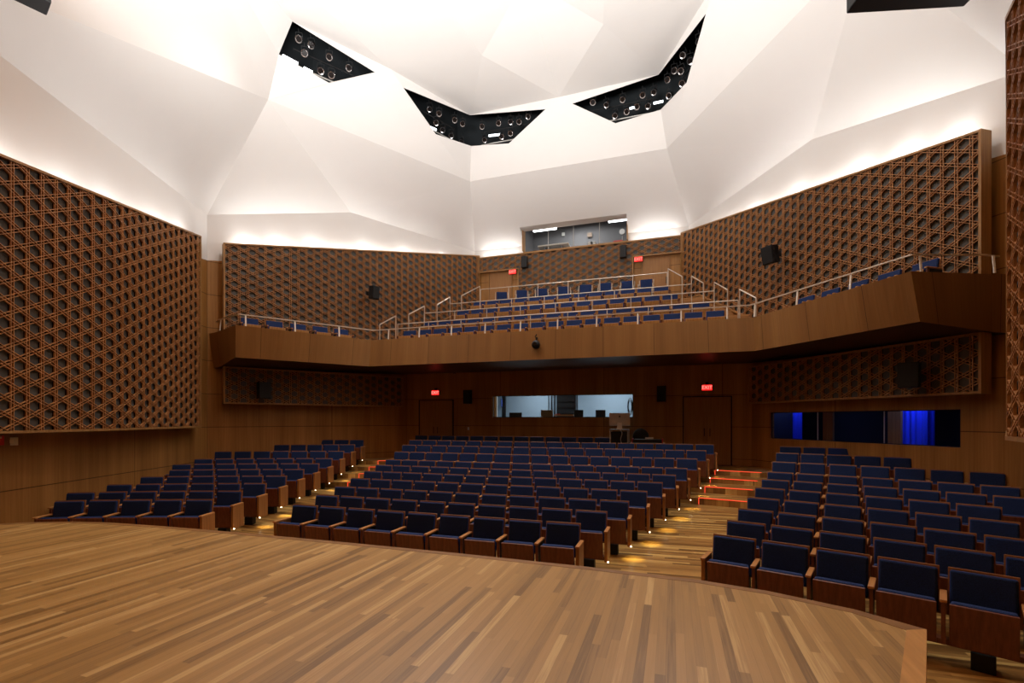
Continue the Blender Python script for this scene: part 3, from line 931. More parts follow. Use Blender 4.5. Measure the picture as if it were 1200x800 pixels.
for sg, side in ((-1, 'left'), (1, 'right')):
    for k, (a, b, z0, z1) in enumerate(hr):
        path_rail('short sloped handrail, %s one up the %s balcony aisle' % (('lowest', 'second', 'third', 'top')[k], side), [(sg * a[0], a[1]), (sg * b[0], b[1])], [a[2], b[2]],
                  [(sg * a[0], a[1], z0, a[2], 0, 0), (sg * b[0], b[1], z1, b[2], 0, 0)], M['steel'], name='handrail', group='sloped handrails in the %s balcony aisle' % side)

# ------------------------------------------------------------------ theatre seats
PITCH = .55
tilt = Matrix.Rotation(math.radians(-9), 3, 'X')
def make_seat(right=True, left=False, end=None, pan='seatwood'):
    """origin on the floor under the top of the backrest; the seat faces -Y"""
    t = thing('theatre_seat', '', 'seat')
    def rb(name, c, s, mat, par, bev, rot=None):
        bm = bmesh.new(); box(bm, (0, 0, 0), s, None, bev)
        for v in bm.verts:
            if rot is not None: v.co = rot @ v.co
            v.co += Vector(c)
        return finish(bm, name, mat, par)
    bk = rb('backrest', (0, -.028, .64), (.495, .022, .455), M['rimwood'], t, .006, tilt)
    rb('back_cushion', (0, -.062, .635), (.468, .055, .432), M['fabric'], bk, .02, tilt)
    # tipped-up seat: wooden underside faces the stage, upholstery shows along its top edge
    up = Matrix.Rotation(math.radians(8), 3, 'X')
    sp = rb('seat_panel', (0, -.375, .415), (.455, .024, .40), M[pan], t, .006, up)
    rb('seat_cushion', (0, -.325, .43), (.44, .075, .40), M['fabric'], sp, .025, up)
    sides = ([1] if right else []) + ([-1] if left else [])
    for s in sides:
        x = s * PITCH / 2
        a = rb('armrest', (x, -.235, .632), (.056, .37, .028), M['armwood'], t, .007)
        wd, dp = (.045, .40)
        is_end = (end == 'R' and s > 0) or (end == 'L' and s < 0)
        if is_end:
            rb('end_panel', (x, -.22, .40), (.045, .36, .43), M['endwood'], t, .005)
            # little aisle lamp low on the end panel
            bm = bmesh.new(); box(bm, (x + s * .03, -.38, .19), (.016, .016, .014)); finish(bm, 'aisle_lamp', M['aislelamp'], t)
        else:
            rb('arm_support', (x, -.37, .42), (.034, .045, .40), M['seatwood'], t, .004)
            rb('arm_bracket', (x, -.17, .45), (.022, .30, .32), M['black'], t, 0)
    rb('base_beam', (0, -.2, .20), (PITCH - .004, .10, .05), M['seatwood'], t, 0)
    rb('pedestal', (0, -.2, .088), (.17, .15, .175), M['black'], t, .01)
    return t
protos = {}
def seat(loc, rz, kind, label, group):
    if kind not in protos:
        k = {'mid': dict(right=True), 'first': dict(right=True, left=True, end='L'), 'last': dict(right=True, end='R'), 'firstplain': dict(right=True, left=True), 'bmid': dict(right=True, pan='seatwood_lit'), 'bfirst': dict(right=True, left=True, pan='seatwood_lit')}[kind]
        t = make_seat(**k); protos[kind] = t
        t.location = loc; t.rotation_euler = (0, 0, rz); t['label'] = label; t['group'] = group
        return t
    return dup(protos[kind], loc, rz, label, group)
aisle_pts = []
# centre block: straight rows, one seat more per row
for i in range(11):
    v = 6.72 + .87 * i; hw = 2.48 + .257 * i
    tot = 9 + i; n = 13 if i == 10 else tot
    pc = 2 * (hw + .03) / tot
    for k in range(n):
        x = -hw - .03 + pc * (k + .5)
        kind = 'first' if k == 0 else ('last' if k == n - 1 else 'mid')
        seat((x, v, ZR[i] + (.005 if i > 6 else 0)), 0, kind, 'navy theatre seat, %s from left in %s row of centre block' % (ordn[k], ordn[i]), 'seats in the centre block')
    for sd in (-1, 1):
        if i < 10 or sd < 0: aisle_pts.append((sd * (hw + .1), v - .4, ZR[i]))
nside = [5, 6, 6, 6, 6, 7, 7, 7, 5, 3]
for sg, nm in ((-1, 'left'), (1, 'right')):
    for i in range(10):
        r = 15.1 + .88 * i
        for k in range(nside[i]):
            th = sg * (math.radians(16.1) + ((k + .5) * (.557 if i < 8 else .528) - .03) / r) if sg > 0 else sg * (math.radians(16.1) + (k + .5) * (.563 if i < 8 else .53) / r)
            x, y = arc(r, th)
            if sg > 0: kind = 'first' if k == 0 else 'mid'
            else: kind = 'last' if k == 0 else ('firstplain' if k == nside[i] - 1 else 'mid')
            seat((x, y, ZR[i]), -th, kind, 'navy theatre seat, %s from aisle in %s row of %s block' % (ordn[k], ordn[i], nm), 'seats in the %s block' % nm)
        th = sg * (math.radians(16.1) - .006)
        x, y = arc(r - .42, th); aisle_pts.append((x - sg * .07, y, ZR[i]))
# balcony rows
brow = [(14.68, 5.12, 18, 4.50), (15.55, 4.79, 17, 4.97), (16.42, 3.91, 14, 5.47), (17.32, 3.62, 13, 5.99)]
for i, (v, hw, n, z) in enumerate(brow):
    for k in range(n):
        x = -hw + 2 * hw * (k + .5) / n
        seat((x, v, z), 0, 'bfirst' if k == 0 else 'bmid', 'navy balcony seat, %s from left in %s balcony row' % (ordn[k], ordn[i]), 'seats in the balcony rows')
for sg, nm in ((-1, 'left'), (1, 'right')):
    A, B = Vector((8.32, 11.28)), Vector((6.86, 13.6))
    for k in range(5):
        p = A.lerp(B, k / 4)
        rz = -sg * math.radians(57.8)
        seat((sg * p.x, p.y, 4.48), rz, 'bfirst', 'navy balcony seat on the %s side arm, %s from the stage end' % (nm, ordn[k]), 'seats on the balcony side arms')
# loose chairs on the top tier
def loose_chair():
    t = thing('loose_chair', '', 'chair')
    bk = bxm('backrest', (0, .16, .72), (.42, .04, .40), M['fabric'], t, None, .012)
    bxm('seat', (0, -.02, .44), (.44, .44, .07), M['fabric'], t, None, .015)
    for sx in (-1, 1):
        bm = bmesh.new()
        cyl(bm, (sx * .25, -.2, 0), (sx * .25, -.2, .66), .012, 8); cyl(bm, (sx * .25, .17, 0), (sx * .25, .17, .9), .012, 8)
        cyl(bm, (sx * .25, -.2, .66), (sx * .25, .17, .66), .014, 8)
        finish(bm, 'side_frame', M['steel'], t)
    bm = bmesh.new(); cyl(bm, (-.25, .2, .4), (.25, .2, .4), .01, 8); cyl(bm, (-.25, -.18, .4), (.25, -.18, .4), .01, 8)
    finish(bm, 'cross_bar', M['black'], t)
    return t
lc = loose_chair()
for k, x in enumerate((588, 612, 635, 661, 686, 709, 735, 757)):
    p = on_line(x, 335, (-5, 18.15), (5, 18.15))
    o = lc if k == 0 else dup(lc, (0, 0, 0))
    o.location = (p.x, 18.15, 6.5); o.rotation_euler = (0, 0, (.35, .4, .3, .25, .15, .1, 0, -.05)[k])
    o['label'] = 'loose navy chair with steel arms on the top tier, %s from left' % ordn[k]; o['group'] = 'loose chairs on the top balcony tier'

# ------------------------------------------------------------------ loudspeakers and small wall things
def speaker(loc, rz, label, size=(.28, .24, .45), tiltx=0, group='small black wall loudspeakers', back=.3):
    t = thing('loudspeaker', label, 'loudspeaker', loc, rz, group)
    t.rotation_euler = (tiltx, 0, rz)
    bxm('cabinet', (0, 0, 0), size, M['black'], t, bevel=.012)
    bxm('grille', (0, -size[1] / 2 - .004, 0), (size[0] * .9, .01, size[2] * .92), M['darkgrey'], t)
    bm = bmesh.new(); box(bm, (0, size[1] / 2 + back / 2, 0), (.05, back, .05)); box(bm, (0, size[1] / 2 + back, 0), (.14, .015, .14))
    finish(bm, 'wall_bracket', M['black'], t)
aw = math.atan2(.637, 1)
for sg, nm in ((-1, 'left'), (1, 'right')):
    speaker((sg * 6.2, 14.55, 6.74), -sg * (1.25 if sg < 0 else .8), 'black loudspeaker on the lattice above the balcony, %s side' % nm, (.33, .28, .46) if sg > 0 else (.28, .24, .45), math.radians(12 if sg > 0 else 5), back=.22)
    speaker((sg * 8.2, 11.7, 3.2), -sg * (1.1 if sg < 0 else .5), 'black loudspeaker on the dim %s lattice under the balcony' % nm, (.34, .3, .5), 0, back=.22)
    speaker((sg * 1.94, 18.62, 8.62), 0, 'slim black loudspeaker high on the rear lattice, %s side' % nm, (.24, .2, .45), 0, back=.1)
    speaker((sg * 3.37, 16.2, 3.13), 0, 'dark loudspeaker on the lower rear wall %s of the window' % nm, (.28, .2, .5), 0, back=.08)
t = thing('dome_camera', 'black round camera ball fixed to the middle of the balcony front', 'camera', (-.02, 13.40, 4.46))
bm = bmesh.new(); bmesh.ops.create_uvsphere(bm, u_segments=20, v_segments=12, radius=.125); finish(bm, 'camera_ball', M['black'], t, smooth=True)
bm = bmesh.new(); cyl(bm, (0, -.13, 0), (0, -.1, 0), .06, 16); finish(bm, 'camera_lens', M['lens'], t)
bm = bmesh.new(); box(bm, (0, .08, .2), (.05, .1, .04)); cyl(bm, (-.03, .02, .22), (.02, .02, .3), .018, 8); cyl(bm, (0, .05, .1), (0, .06, .2), .02, 8); finish(bm, 'bracket', M['darkgrey'], t)

# hanging black boxes over the front
def hang_box(c, s, rz, label, top=9.0):
    t = thing('hanging_loudspeaker', label, 'loudspeaker', c, rz)
    bxm('cabinet', (0, 0, 0), s, M['black'], t, bevel=.015)
    bxm('grille', (0, -s[1] / 2 - .006, 0), (s[0] * .94, .012, s[2] * .9), M['darkgrey'], t)
    for x in (-1, 1): rod('cable', (x * s[0] * .4, 0, s[2] / 2), (x * s[0] * .4, 0, top - c[2]), .006, M['darkgrey'], t, 6)
hang_box((6.62, 7.40, 8.0), (1.45, .42, .7), math.radians(14), 'wide black box hanging below the white ceiling at top right', 11.0)
hang_box((-4.12, 3.80, 7.9), (.32, .62, .5), math.radians(-20), 'small dark box hanging below the white ceiling at top left', 9.6)

# plate and alarm at far left
p = on_line(13.5, 517, (-shell_u(10.95), 10.95), (-6.3, 3.0)); ang = math.atan2(.4167, 1)
t = thing('wall_plate', 'small white plate on the veneer wall left of the stage', 'wall plate', p + Vector((.012, -.004, 0)), PI / 2 + ang * -1)
bxm('plate', (0, 0, 0), (.16, .012, .14), M['white'], t, bevel=.003); bxm('switch', (0, .008, 0), (.05, .01, .06), M['whitepost'], t); bxm('switch_back', (0, -.008, 0), (.05, .01, .06), M['whitepost'], t)
p = on_line(-1.5, 516, (-shell_u(10.95), 10.95), (-6.3, 3.0))
t = thing('fire_alarm', 'red fire alarm on the veneer wall at far left', 'fire alarm', p + Vector((.03, -.01, 0)), PI / 2 - ang)
bxm('alarm_body', (0, 0, 0), (.12, .06, .16), M['red'], t, bevel=.006); bxm('alarm_lens', (0, 0, .05), (.06, .075, .03), M['white'], t)
for (u_, z_, l_) in ((-3.95 - .55, 1.75, 'x'),):
    pass
p = on_line(549, 502, (-5, BACK), (5, BACK))
tag(bxm('light_switch', (p.x, BACK - .008, p.z), (.07, .016, .11), M['white'], bevel=.003), 'small white switch on the rear wall left of the window', 'switch')
# downlights in the soffit
for k, (x, y) in enumerate(((1084, 390), (1018, 401), (965, 409.5), (920, 417), (866, 426.5), (776, 430), (533, 437), (291, 425.5))):
    du, dv, h = ray(x, y); tt = (4.035 - EYE) / h
    px, py = CU + du * tt, dv * tt
    t = thing('downlight', 'small round recessed downlight in the balcony underside, %s from right' % ordn[k], 'downlight', (px, py, 4.025), 0, 'downlights under the balcony')
    rod('trim_ring', (0, 0, -.012), (0, 0, .012), .06, M['darkgrey'], t, 16); rod('lamp', (0, 0, -.016), (0, 0, -.010), .04, M['downlamp'] if k in (0, 7) else M['silver'], t, 16)

# ------------------------------------------------------------------ control room (rear, lower)
def room(nm, x0, x1, y0, y1, z0, z1, mat, skip='front'):
    bm = bmesh.new()
    P = lambda *p: bm.verts.new(p)
    bm.faces.new((P(x0, y1, z0), P(x1, y1, z0), P(x1, y1, z1), P(x0, y1, z1)))
    bm.faces.new((P(x0, y0, z0), P(x0, y1, z0), P(x0, y1, z1), P(x0, y0, z1)))
    bm.faces.new((P(x1, y0, z0), P(x1, y1, z0), P(x1, y1, z1), P(x1, y0, z1)))
    bm.faces.new((P(x0, y0, z0), P(x1, y0, z0), P(x1, y1, z0), P(x0, y1, z0)))
    bm.faces.new((P(x0, y0, z1), P(x1, y0, z1), P(x1, y1, z1), P(x0, y1, z1)))
    return structure(finish(bm, nm, mat))
room('wall_control_room', -3.6, 3.4, 16.56, 18.9, 1.4, 3.8, M['roomwall'])
def window(nm, corners, fw, mat, mull=(), th=.04):
    """corners: (A(x,y), B(x,y), z0, z1); frame bars and a pane"""
    A, B, z0, z1 = corners; A, B = Vector(A), Vector(B)
    t = bpy.data.objects.new(nm, None); COL.objects.link(t); structure(t)
    bm = bmesh.new()
    sqbar(bm, (A.x, A.y, z0), (B.x, B.y, z0), th, fw); sqbar(bm, (A.x, A.y, z1), (B.x, B.y, z1), th, fw)
    for q_ in (A, B): sqbar(bm, (q_.x, q_.y, z0), (q_.x, q_.y, z1), fw, th)
    finish(bm, 'window_frame', mat, t)
    for m_ in mull:
        q_ = A.lerp(B, m_); rod('mullion', (q_.x, q_.y, z0), (q_.x, q_.y, z1), .012, M['silver'], t, 6)
    bm = bmesh.new(); bm.faces.new([bm.verts.new(p) for p in ((A.x, A.y, z0), (B.x, B.y, z0), (B.x, B.y, z1), (A.x, A.y, z1))])
    finish(bm, 'pane', M['glass'], t)
window('window_1', ((-2.47, BACK + .06), (2.47, BACK + .06), 2.385, 3.155), .03, M['darkgrey'])
def at(x, v): 
    du, dv, h = ray(x, 490); return CU + du / dv * v
def zat(x, y, v):
    du, dv, h = ray(x, y); return EYE + h / dv * v
def cr_box(name, x0, x1, y0, y1, v, label, cat, mat, dep=.25):
    """y0,y1: photo rows of top and bottom at depth v"""
    a, b = at(x0, v), at(x1, v); zt, zb = zat((x0 + x1) / 2, y0, v), zat((x0 + x1) / 2, y1, v)
    return (a + b) / 2, v, (zt + zb) / 2, abs(b - a), dep, zt - zb
def screen(x0, x1, y0, y1, v, label, facing_hall=False):
    cx, cy, cz, sx, _, sz = cr_box('', x0, x1, y0, y1, v, '', '', None)
    t = thing('monitor', label, 'monitor', (cx, cy, cz - sz / 2 - .12), 0, 'dark monitors in the control room')
    bxm('screen_body', (0, 0, sz / 2 + .12), (sx, .04, sz), M['black'], t, bevel=.006)
    bxm('stand', (0, .04, .08), (.05, .03, .16), M['darkgrey'], t); bxm('stand_foot', (0, .04, .006), (.22, .16, .012), M['darkgrey'], t)
    return t
DZ = zat(640, 489.6, 17.2)
desk = thing('control_desk', 'long pale desk inside the lower control room', 'desk', (0, 17.25, 0))
bxm('desk_top', (0.0, 0, 2.22), (6.0, .8, .04), M['white'], desk); 
for x in (-2.9, 0, 2.9): bxm('desk_leg', (x, 0, 1.8), (.06, .7, .8), M['grey'], desk)
def on_desk(t, z=2.24): t.location.z = z
m1 = screen(597, 611.5, 482, 488.5, 17.1, 'low dark monitor behind the left of the control room window'); on_desk(m1)
m2 = screen(673.5, 683.5, 479, 488.5, 17.1, 'dark monitor just right of the central rack'); on_desk(m2)
m3 = screen(698, 709.5, 479, 488.5, 17.1, 'dark square monitor right of centre in the control room'); on_desk(m3)
cx, cy, cz, sx, _, sz = cr_box('', 634, 648, 476, 488.5, 17.0, '', '', None)
t = thing('computer_display', 'brown backed display standing left of the central rack', 'monitor', (cx, 17.0, 2.24))
bxm('screen_body', (0, 0, sz / 2 + .03), (sx, .05, sz), plain('bronze', rgb(112, 98, 84), .4, .3), t, bevel=.01); bxm('stand', (0, .05, .06), (.12, .06, .12), M['silver'], t)
cx = (at(653, 17.6) + at(673, 17.6)) / 2
t = thing('equipment_rack', 'tall black equipment rack in the middle of the control room', 'rack', (cx, 17.9, 1.42))
bxm('cabinet', (0, 0, 1.1), (.72, .45, 2.2), M['black'], t, bevel=.01)
for k in range(5): bxm('rack_unit', (0, -.23, .75 + .22 * k), (.6, .02, .16), M['darkgrey'], t)
t = thing('mixing_console', 'dark mixer on the desk below the rack with small red lights', 'mixer', ((at(651, 17.1) + at(672, 17.1)) / 2, 17.1, 2.24))
bxm('console_body', (0, 0, .1), (.72, .35, .16), M['black'], t, bevel=.01); bxm('meter_bridge', (0, -.1, .22), (.7, .12, .05), M['tan'], t)
for k in range(3): bxm('red_lamp', (-.28 + .06 * k, -.12, .26), (.035, .03, .03), M['red'], t)
t = thing('blue_display', 'small lit blue screen at the left of the control room', 'screen', (at(590, 18.8), 18.82, zat(590, 472, 18.8)))
bxm('screen_body', (0, .02, 0), (.2, .03, .36), M['black'], t); bxm('screen_face', (0, 0, 0), (.16, .012, .3), M['bluescreen'], t)
t = thing('tan_post', 'tan wooden post at the left edge of the control room window', 'post', (at(579, 16.75), 16.8, 1.41)); bxm('post_shaft', (0, 0, 1.19), (.09, .08, 2.37), M['tan'], t); bxm('post_edge', (.07, .02, 1.19), (.05, .05, 2.37), M['white'], t)
t = thing('dark_column', 'dark column beside the tan post in the control room', 'column', (at(585, 17.2), 17.75, 1.41)); bxm('column_shaft', (0, 0, 1.19), (.14, .1, 2.37), M['black'], t); bxm('column_plate', (0, -.06, 1.3), (.08, .02, .3), M['darkgrey'], t)
bm = bmesh.new()
for k, (x, r_) in enumerate(((643, .02), (646.5, .03), (650, .03))):
    X_ = at(x, 18.75); cyl(bm, (X_, 18.75, 1.45), (X_, 18.75, 3.78), r_, 8)
tag(finish(bm, 'wall_conduit', M['darkgrey']), 'three dark upright pipes on the control room wall', 'pipes')
tag(bxm('paper_binder', (at(691, 17.0), 17.0, 2.265), (.3, .2, .045), plain('blue_binder', rgb(40, 60, 190), .5), bevel=.004), 'flat blue binder lying on the control room desk', 'binder')
t = thing('hanging_cables', 'loops of cable hanging at the right end of the window', 'cables', (at(738, 16.8), 16.9, 0))
bm = bmesh.new()
for k in range(5):
    prev = None
    for j in range(13):
        a_ = 2 * PI * j / 12; p = Vector((math.cos(a_) * (.05 + .01 * k), k * .012, 2.75 + math.sin(a_) * (.18 + .03 * k)))
        if prev is not None: cyl(bm, prev, p, .006, 6)
        prev = p
finish(bm, 'cable_loops', M['black'], t); rod('hook', (0, -.02, 3.0), (0, .1, 3.0), .01, M['silver'], t, 6)

# blue-lit room behind the right-hand window
PA, PB = Vector((wall_u(11.77), 11.77)), Vector((wall_u(15.8), 15.8))
tn = (PB - PA).normalized(); nn = Vector((tn.y, -tn.x)); nn = nn if nn.x > 0 else -nn
window('window_2', ((PA.x + nn.x * .07, PA.y + nn.y * .07), (PB.x + nn.x * .07, PB.y + nn.y * .07), 1.765, 2.51), .025, M['black'], (.32, .68))
bm = bmesh.new()
a0, b0 = PA + nn * .17 - tn * .6, PB + nn * .17 + tn * .3; a1, b1 = a0 + nn * 2.2, b0 + nn * 2.2
for q_ in (((a1, b1), (1.2, 3.3)), ((a0, a1), (1.2, 3.3)), ((b0, b1), (1.2, 3.3))):
    (p0, p1), (z0, z1) = q_
    bm.faces.new([bm.verts.new(p) for p in ((p0.x, p0.y, z0), (p1.x, p1.y, z0), (p1.x, p1.y, z1), (p0.x, p0.y, z1))])
for z in (1.2, 3.3): bm.faces.new([bm.verts.new((p.x, p.y, z)) for p in (a0, b0, b1, a1)])
structure(finish(bm, 'wall_side_room', M['darkroom']))
def side_sheet(x0, x1, off, label, mat, z0=1.25, z1=3.2):
    A_, B_ = PA + nn * off, PB + nn * off
    p, q_ = on_line(x0, 500, A_, B_), on_line(x1, 500, A_, B_)
    bm = bmesh.new(); n = 14
    pts = []
    for k in range(n + 1):
        c = Vector((p.x, p.y)).lerp(Vector((q_.x, q_.y)), k / n) + nn * (.025 * math.sin(k * 1.9))
        pts.append(c)
    for c, d_ in zip(pts[:-1], pts[1:]): sqbar(bm, ((c.x + d_.x) / 2, (c.y + d_.y) / 2, z0), ((c.x + d_.x) / 2, (c.y + d_.y) / 2, z1), .02, (d_ - c).length * 1.02) if False else prism(bm, [(c.x, c.y), (d_.x, d_.y), (d_.x + nn.x * .012, d_.y + nn.y * .012), (c.x + nn.x * .012, c.y + nn.y * .012)], z0, z1)
    tag(finish(bm, 'curtain', mat), label, 'curtain', 'blue curtains behind the side window')
side_sheet(1057, 1086, .8, 'bright blue curtain at the right end of the side window', M['bluewall'])
side_sheet(1087, 1094, 1.0, 'narrow blue curtain fold beyond the bright blue one', M['bluewall'])
side_sheet(917, 939, 1.1, 'blue curtain at the left end of the side window', M['bluewall'])
def brown_post(x, off):
    A_, B_ = PA + nn * off, PB + nn * off
    return on_line(x, 500, A_, B_)
for x, lb in ((971, 'left'), (1049, 'right')):
    p = brown_post(x, .7)
    t = thing('brown_post', 'brown wooden post seen through the side window, %s one' % lb, 'post', (p.x, p.y, 1.21), math.atan2(tn.y, tn.x), 'brown posts behind the side window')
    bxm('post_shaft', (0, 0, 1.0), (.3, .06, 2.0), M['fascia'] if False else M['door'], t); bxm('post_base', (0, 0, .04), (.34, .1, .08), M['black'], t)

# projection booth (rear, upper)
BV = 18.9
bm = bmesh.new()
P = lambda *p: bm.verts.new(p)
for x in (-NU, NU): bm.faces.new((P(x, NV, NZ), P(x, 19.05, 9.46), P(x, 19.2, 9.1), P(x, 19.2, NZ)))
bm.faces.new((P(-NU, NV, NZ), P(NU, NV, NZ), P(NU, BV, NZ), P(-NU, BV, NZ)))
structure(finish(bm, 'trim_2', M['plaster']))
uvwall('trim_3', [((-NU - .0, 18.92), (NU, 18.92), (9.0, 9.0), (9.14, 9.14), 0)], M['wall'], .1)
room('wall_booth', -2.3, 2.3, 19.06, 21.2, 8.6, 10.9, M['boothwall'])
window('window_3', ((-2.05, 19.03), (2.07, 19.03), 9.16, 10.3), .03, M['frame'], (.24, .49, .74))
bm = bmesh.new(); box(bm, (-2.06, 18.86, 9.62), (.05, .2, .96)); box(bm, (2.075, 18.86, 9.62), (.03, .2, .96)); structure(finish(bm, 'trim_4', M['frame']))
for (x0, x1, y, lb) in ((625, 652, 266, 'left'), (713, 737, 254, 'right')):
    a_, b_ = at(x0, 19.25), at(x1, 19.25); z = min(zat((x0 + x1) / 2, y, 19.25), 10.12) - .04
    t = thing('tube_light', 'bright white tube light at the %s top of the booth window' % lb, 'light', ((a_ + b_) / 2, 19.25, z), 0, 'tube lights in the projection booth')
    bxm('diffuser', (0, 0, 0), (b_ - a_, .14, .05), M['boothtube'], t, bevel=.01); bxm('housing', (0, .02, .045), (b_ - a_ + .02, .16, .035), M['white'], t)
a_, b_ = at(633, 19.6), at(668, 19.6)
t = thing('booth_table', 'pale table top just inside the booth window', 'table', ((a_ + b_) / 2, 19.55, 8.62)); bxm('table_top', (0, 0, .80), (b_ - a_, .7, .05), plain('beige_top', rgb(215, 205, 190), .5), t)
for x in (-.35, .35): bxm('table_leg', (x, 0, .39), (.04, .5, .77), M['grey'], t)
tag(bxm('wall_box', (at(660, 21.1), 21.14, zat(660, 274, 21.1)), (.13, .06, .14), M['white'], bevel=.004), 'small white box on the booth back wall', 'wall box')
tag(bxm('switch_box', (at(691, 21.1), 21.12, zat(691, 275, 21.1)), (.2, .08, .18), plain('brown_box', rgb(120, 100, 80), .6), bevel=.004), 'brown box on the booth back wall', 'wall box')
tag(bxm('red_case', (at(724.5, 19.4), 19.4, 9.25), (.36, .25, .14), M['red'], bevel=.01), 'red case on the sill at the right of the booth window', 'case')
t = thing('booth_spotlight', 'white spotlight head on a stand in the booth right corner', 'spotlight', (at(729, 19.7), 19.8, 8.62))
rod('stand', (0, 0, 0), (0, 0, 1.15), .015, M['silver'], t, 8); rod('lamp_head', (0, .1, 1.2), (0, -.1, 1.18), .09, M['white'], t, 14, .11); bxm('base', (0, 0, .015), (.35, .35, .03), M['black'], t)
t = thing('projector', 'white projector low at the centre right of the booth window', 'projector', (at(694, 19.5), 19.5, 8.62))
bxm('projector_body', (0, 0, .72), (.3, .3, .16), M['white'], t, bevel=.02); rod('projector_lens', (0, -.14, .73), (0, -.2, .73), .05, M['black'], t, 14); rod('projector_stand', (0, 0, 0), (0, 0, .65), .03, M['black'], t, 10)

# ------------------------------------------------------------------ operator position behind the centre block
OV = 15.55; ZT = .88
t = thing('rolling_rack', 'open black equipment trolley behind the last centre row', 'trolley', (2.12, OV, ZT))
bm = bmesh.new()
for x in (-.27, .27):
    for y in (-.22, .22): cyl(bm, (x, y, .06), (x, y, 1.1), .015, 8)
finish(bm, 'upright', M['silver'], t)
bxm('top_shelf', (0, 0, 1.11), (.58, .5, .03), M['grey'], t); bxm('middle_shelf', (0, 0, .6), (.54, .44, .02), M['black'], t); bxm('bottom_shelf', (0, 0, .12), (.54, .44, .02), M['black'], t)
bxm('equipment_case', (0, .02, .8), (.5, .4, .5), M['black'], t, bevel=.01)
bm = bmesh.new()
for x in (-.27, .27):
    for y in (-.22, .22): cyl(bm, (x - .012, y, .033), (x + .012, y, .033), .033, 10)
finish(bm, 'caster', M['black'], t)
t = thing('desktop_computer', 'silver all-in-one computer seen from behind on the black trolley', 'computer', (2.12, OV, ZT + 1.126), math.radians(6))
bm = bmesh.new(); box(bm, (0, 0, .31), (.64, .025, .40), Matrix.Rotation(math.radians(-4), 3, 'X'), .01)
finish(bm, 'screen_shell', M['silver'], t)
bm = bmesh.new()
prism(bm, [(-.08, 0), (.08, 0), (.08, .01), (-.08, .01)], 0, 0.2)
for v in bm.verts: v.co.y -= .06 - v.co.z * .1; v.co.x *= 1 - v.co.z * .6
box(bm, (0, .0, .006), (.2, .2, .012)); finish(bm, 'stand', M['whitepost'], t)
bm = bmesh.new()
cyl(bm, (-.011, -.026, .40), (-.011, -.018, .40), .018, 14); cyl(bm, (.011, -.026, .40), (.011, -.018, .40), .018, 14); cyl(bm, (0, -.026, .386), (0, -.018, .386), .017, 14)
box(bm, (.008, -.022, .428), (.006, .006, .018), Matrix.Rotation(.5, 3, 'Y')); finish(bm, 'logo', M['black'], t)
bm = bmesh.new(); prev = None
for k in range(13):
    u_ = k / 12; p = Vector((2.16 + .12 * u_ + .04 * math.sin(u_ * 9), OV - .29, ZT + 1.12 - .85 * u_ + .1 * math.sin(u_ * PI)))
    if prev is not None: cyl(bm, prev, p, .012, 6)
    prev = p
tag(finish(bm, 'power_cable', M['silver']), 'pale cable hanging down the front of the black trolley', 'cable')
t = thing('office_chair', 'dark round-backed office chair beside the black trolley', 'chair', (2.75, 15.85, ZT))
bm = bmesh.new(); r_ = bmesh.ops.create_uvsphere(bm, u_segments=20, v_segments=12, radius=1)
for v in bm.verts: v.co = Vector((v.co.x * .25, v.co.y * .05 - .0, v.co.z * .27 + .88))
finish(bm, 'backrest', M['darkgrey'], t, smooth=True)
bxm('seat', (0, -.22, .47), (.48, .46, .07), M['darkgrey'], t, bevel=.02); rod('gas_stem', (0, -.2, .1), (0, -.2, .45), .025, M['black'], t)
bm = bmesh.new()
for k in range(5): a_ = 2 * PI * k / 5; sqbar(bm, (0, -.2, .09), (.28 * math.cos(a_), -.2 + .28 * math.sin(a_), .06), .035, .03)
finish(bm, 'star_base', M['black'], t); bxm('back_support', (0, -.02, .6), (.05, .03, .3), M['black'], t)
t = thing('mixing_table', 'low table with a dark mixer with red end cheeks', 'mixer', (2.98, 15.3, ZT))
bxm('mixer_body', (0, 0, .78), (.86, .4, .1), M['black'], t, bevel=.01)
for x in (-.44, .44): bxm('end_cheek', (x, 0, .79), (.025, .42, .13), M['red'], t)
bxm('console_screen', (.05, .1, .86), (.24, .05, .05), M['silver'], t); bxm('table_top', (0, 0, .71), (1.0, .5, .03), M['grey'], t)
for x in (-.45, .45):
    for y in (-.2, .2): rod('table_leg', (x, y, 0), (x, y, .7), .015, M['silver'], t, 8)

# ------------------------------------------------------------------ lights
def lamp(kind, loc, power, col=(1, .9, .8), size=.1, rot=None, spot=None, blend=.5, name='lamp', size_y=None, spread=None):
    ld = bpy.data.lights.new(name, kind); ld.energy = power; ld.color = col
    if kind == 'AREA':
        ld.size = size
        if size_y: ld.shape = 'RECTANGLE'; ld.size_y = size_y
        if spread: ld.spread = spread
    else: ld.shadow_soft_size = size
    if kind == 'SPOT': ld.spot_size = spot; ld.spot_blend = blend
    o = bpy.data.objects.new(name, ld); COL.objects.link(o); o.location = loc
    if rot is not None: o.rotation_euler = rot
    return o
def aim(o, tgt):
    d = Vector(tgt) - o.location; o.rotation_euler = d.to_track_quat('-Z', 'Y').to_euler()

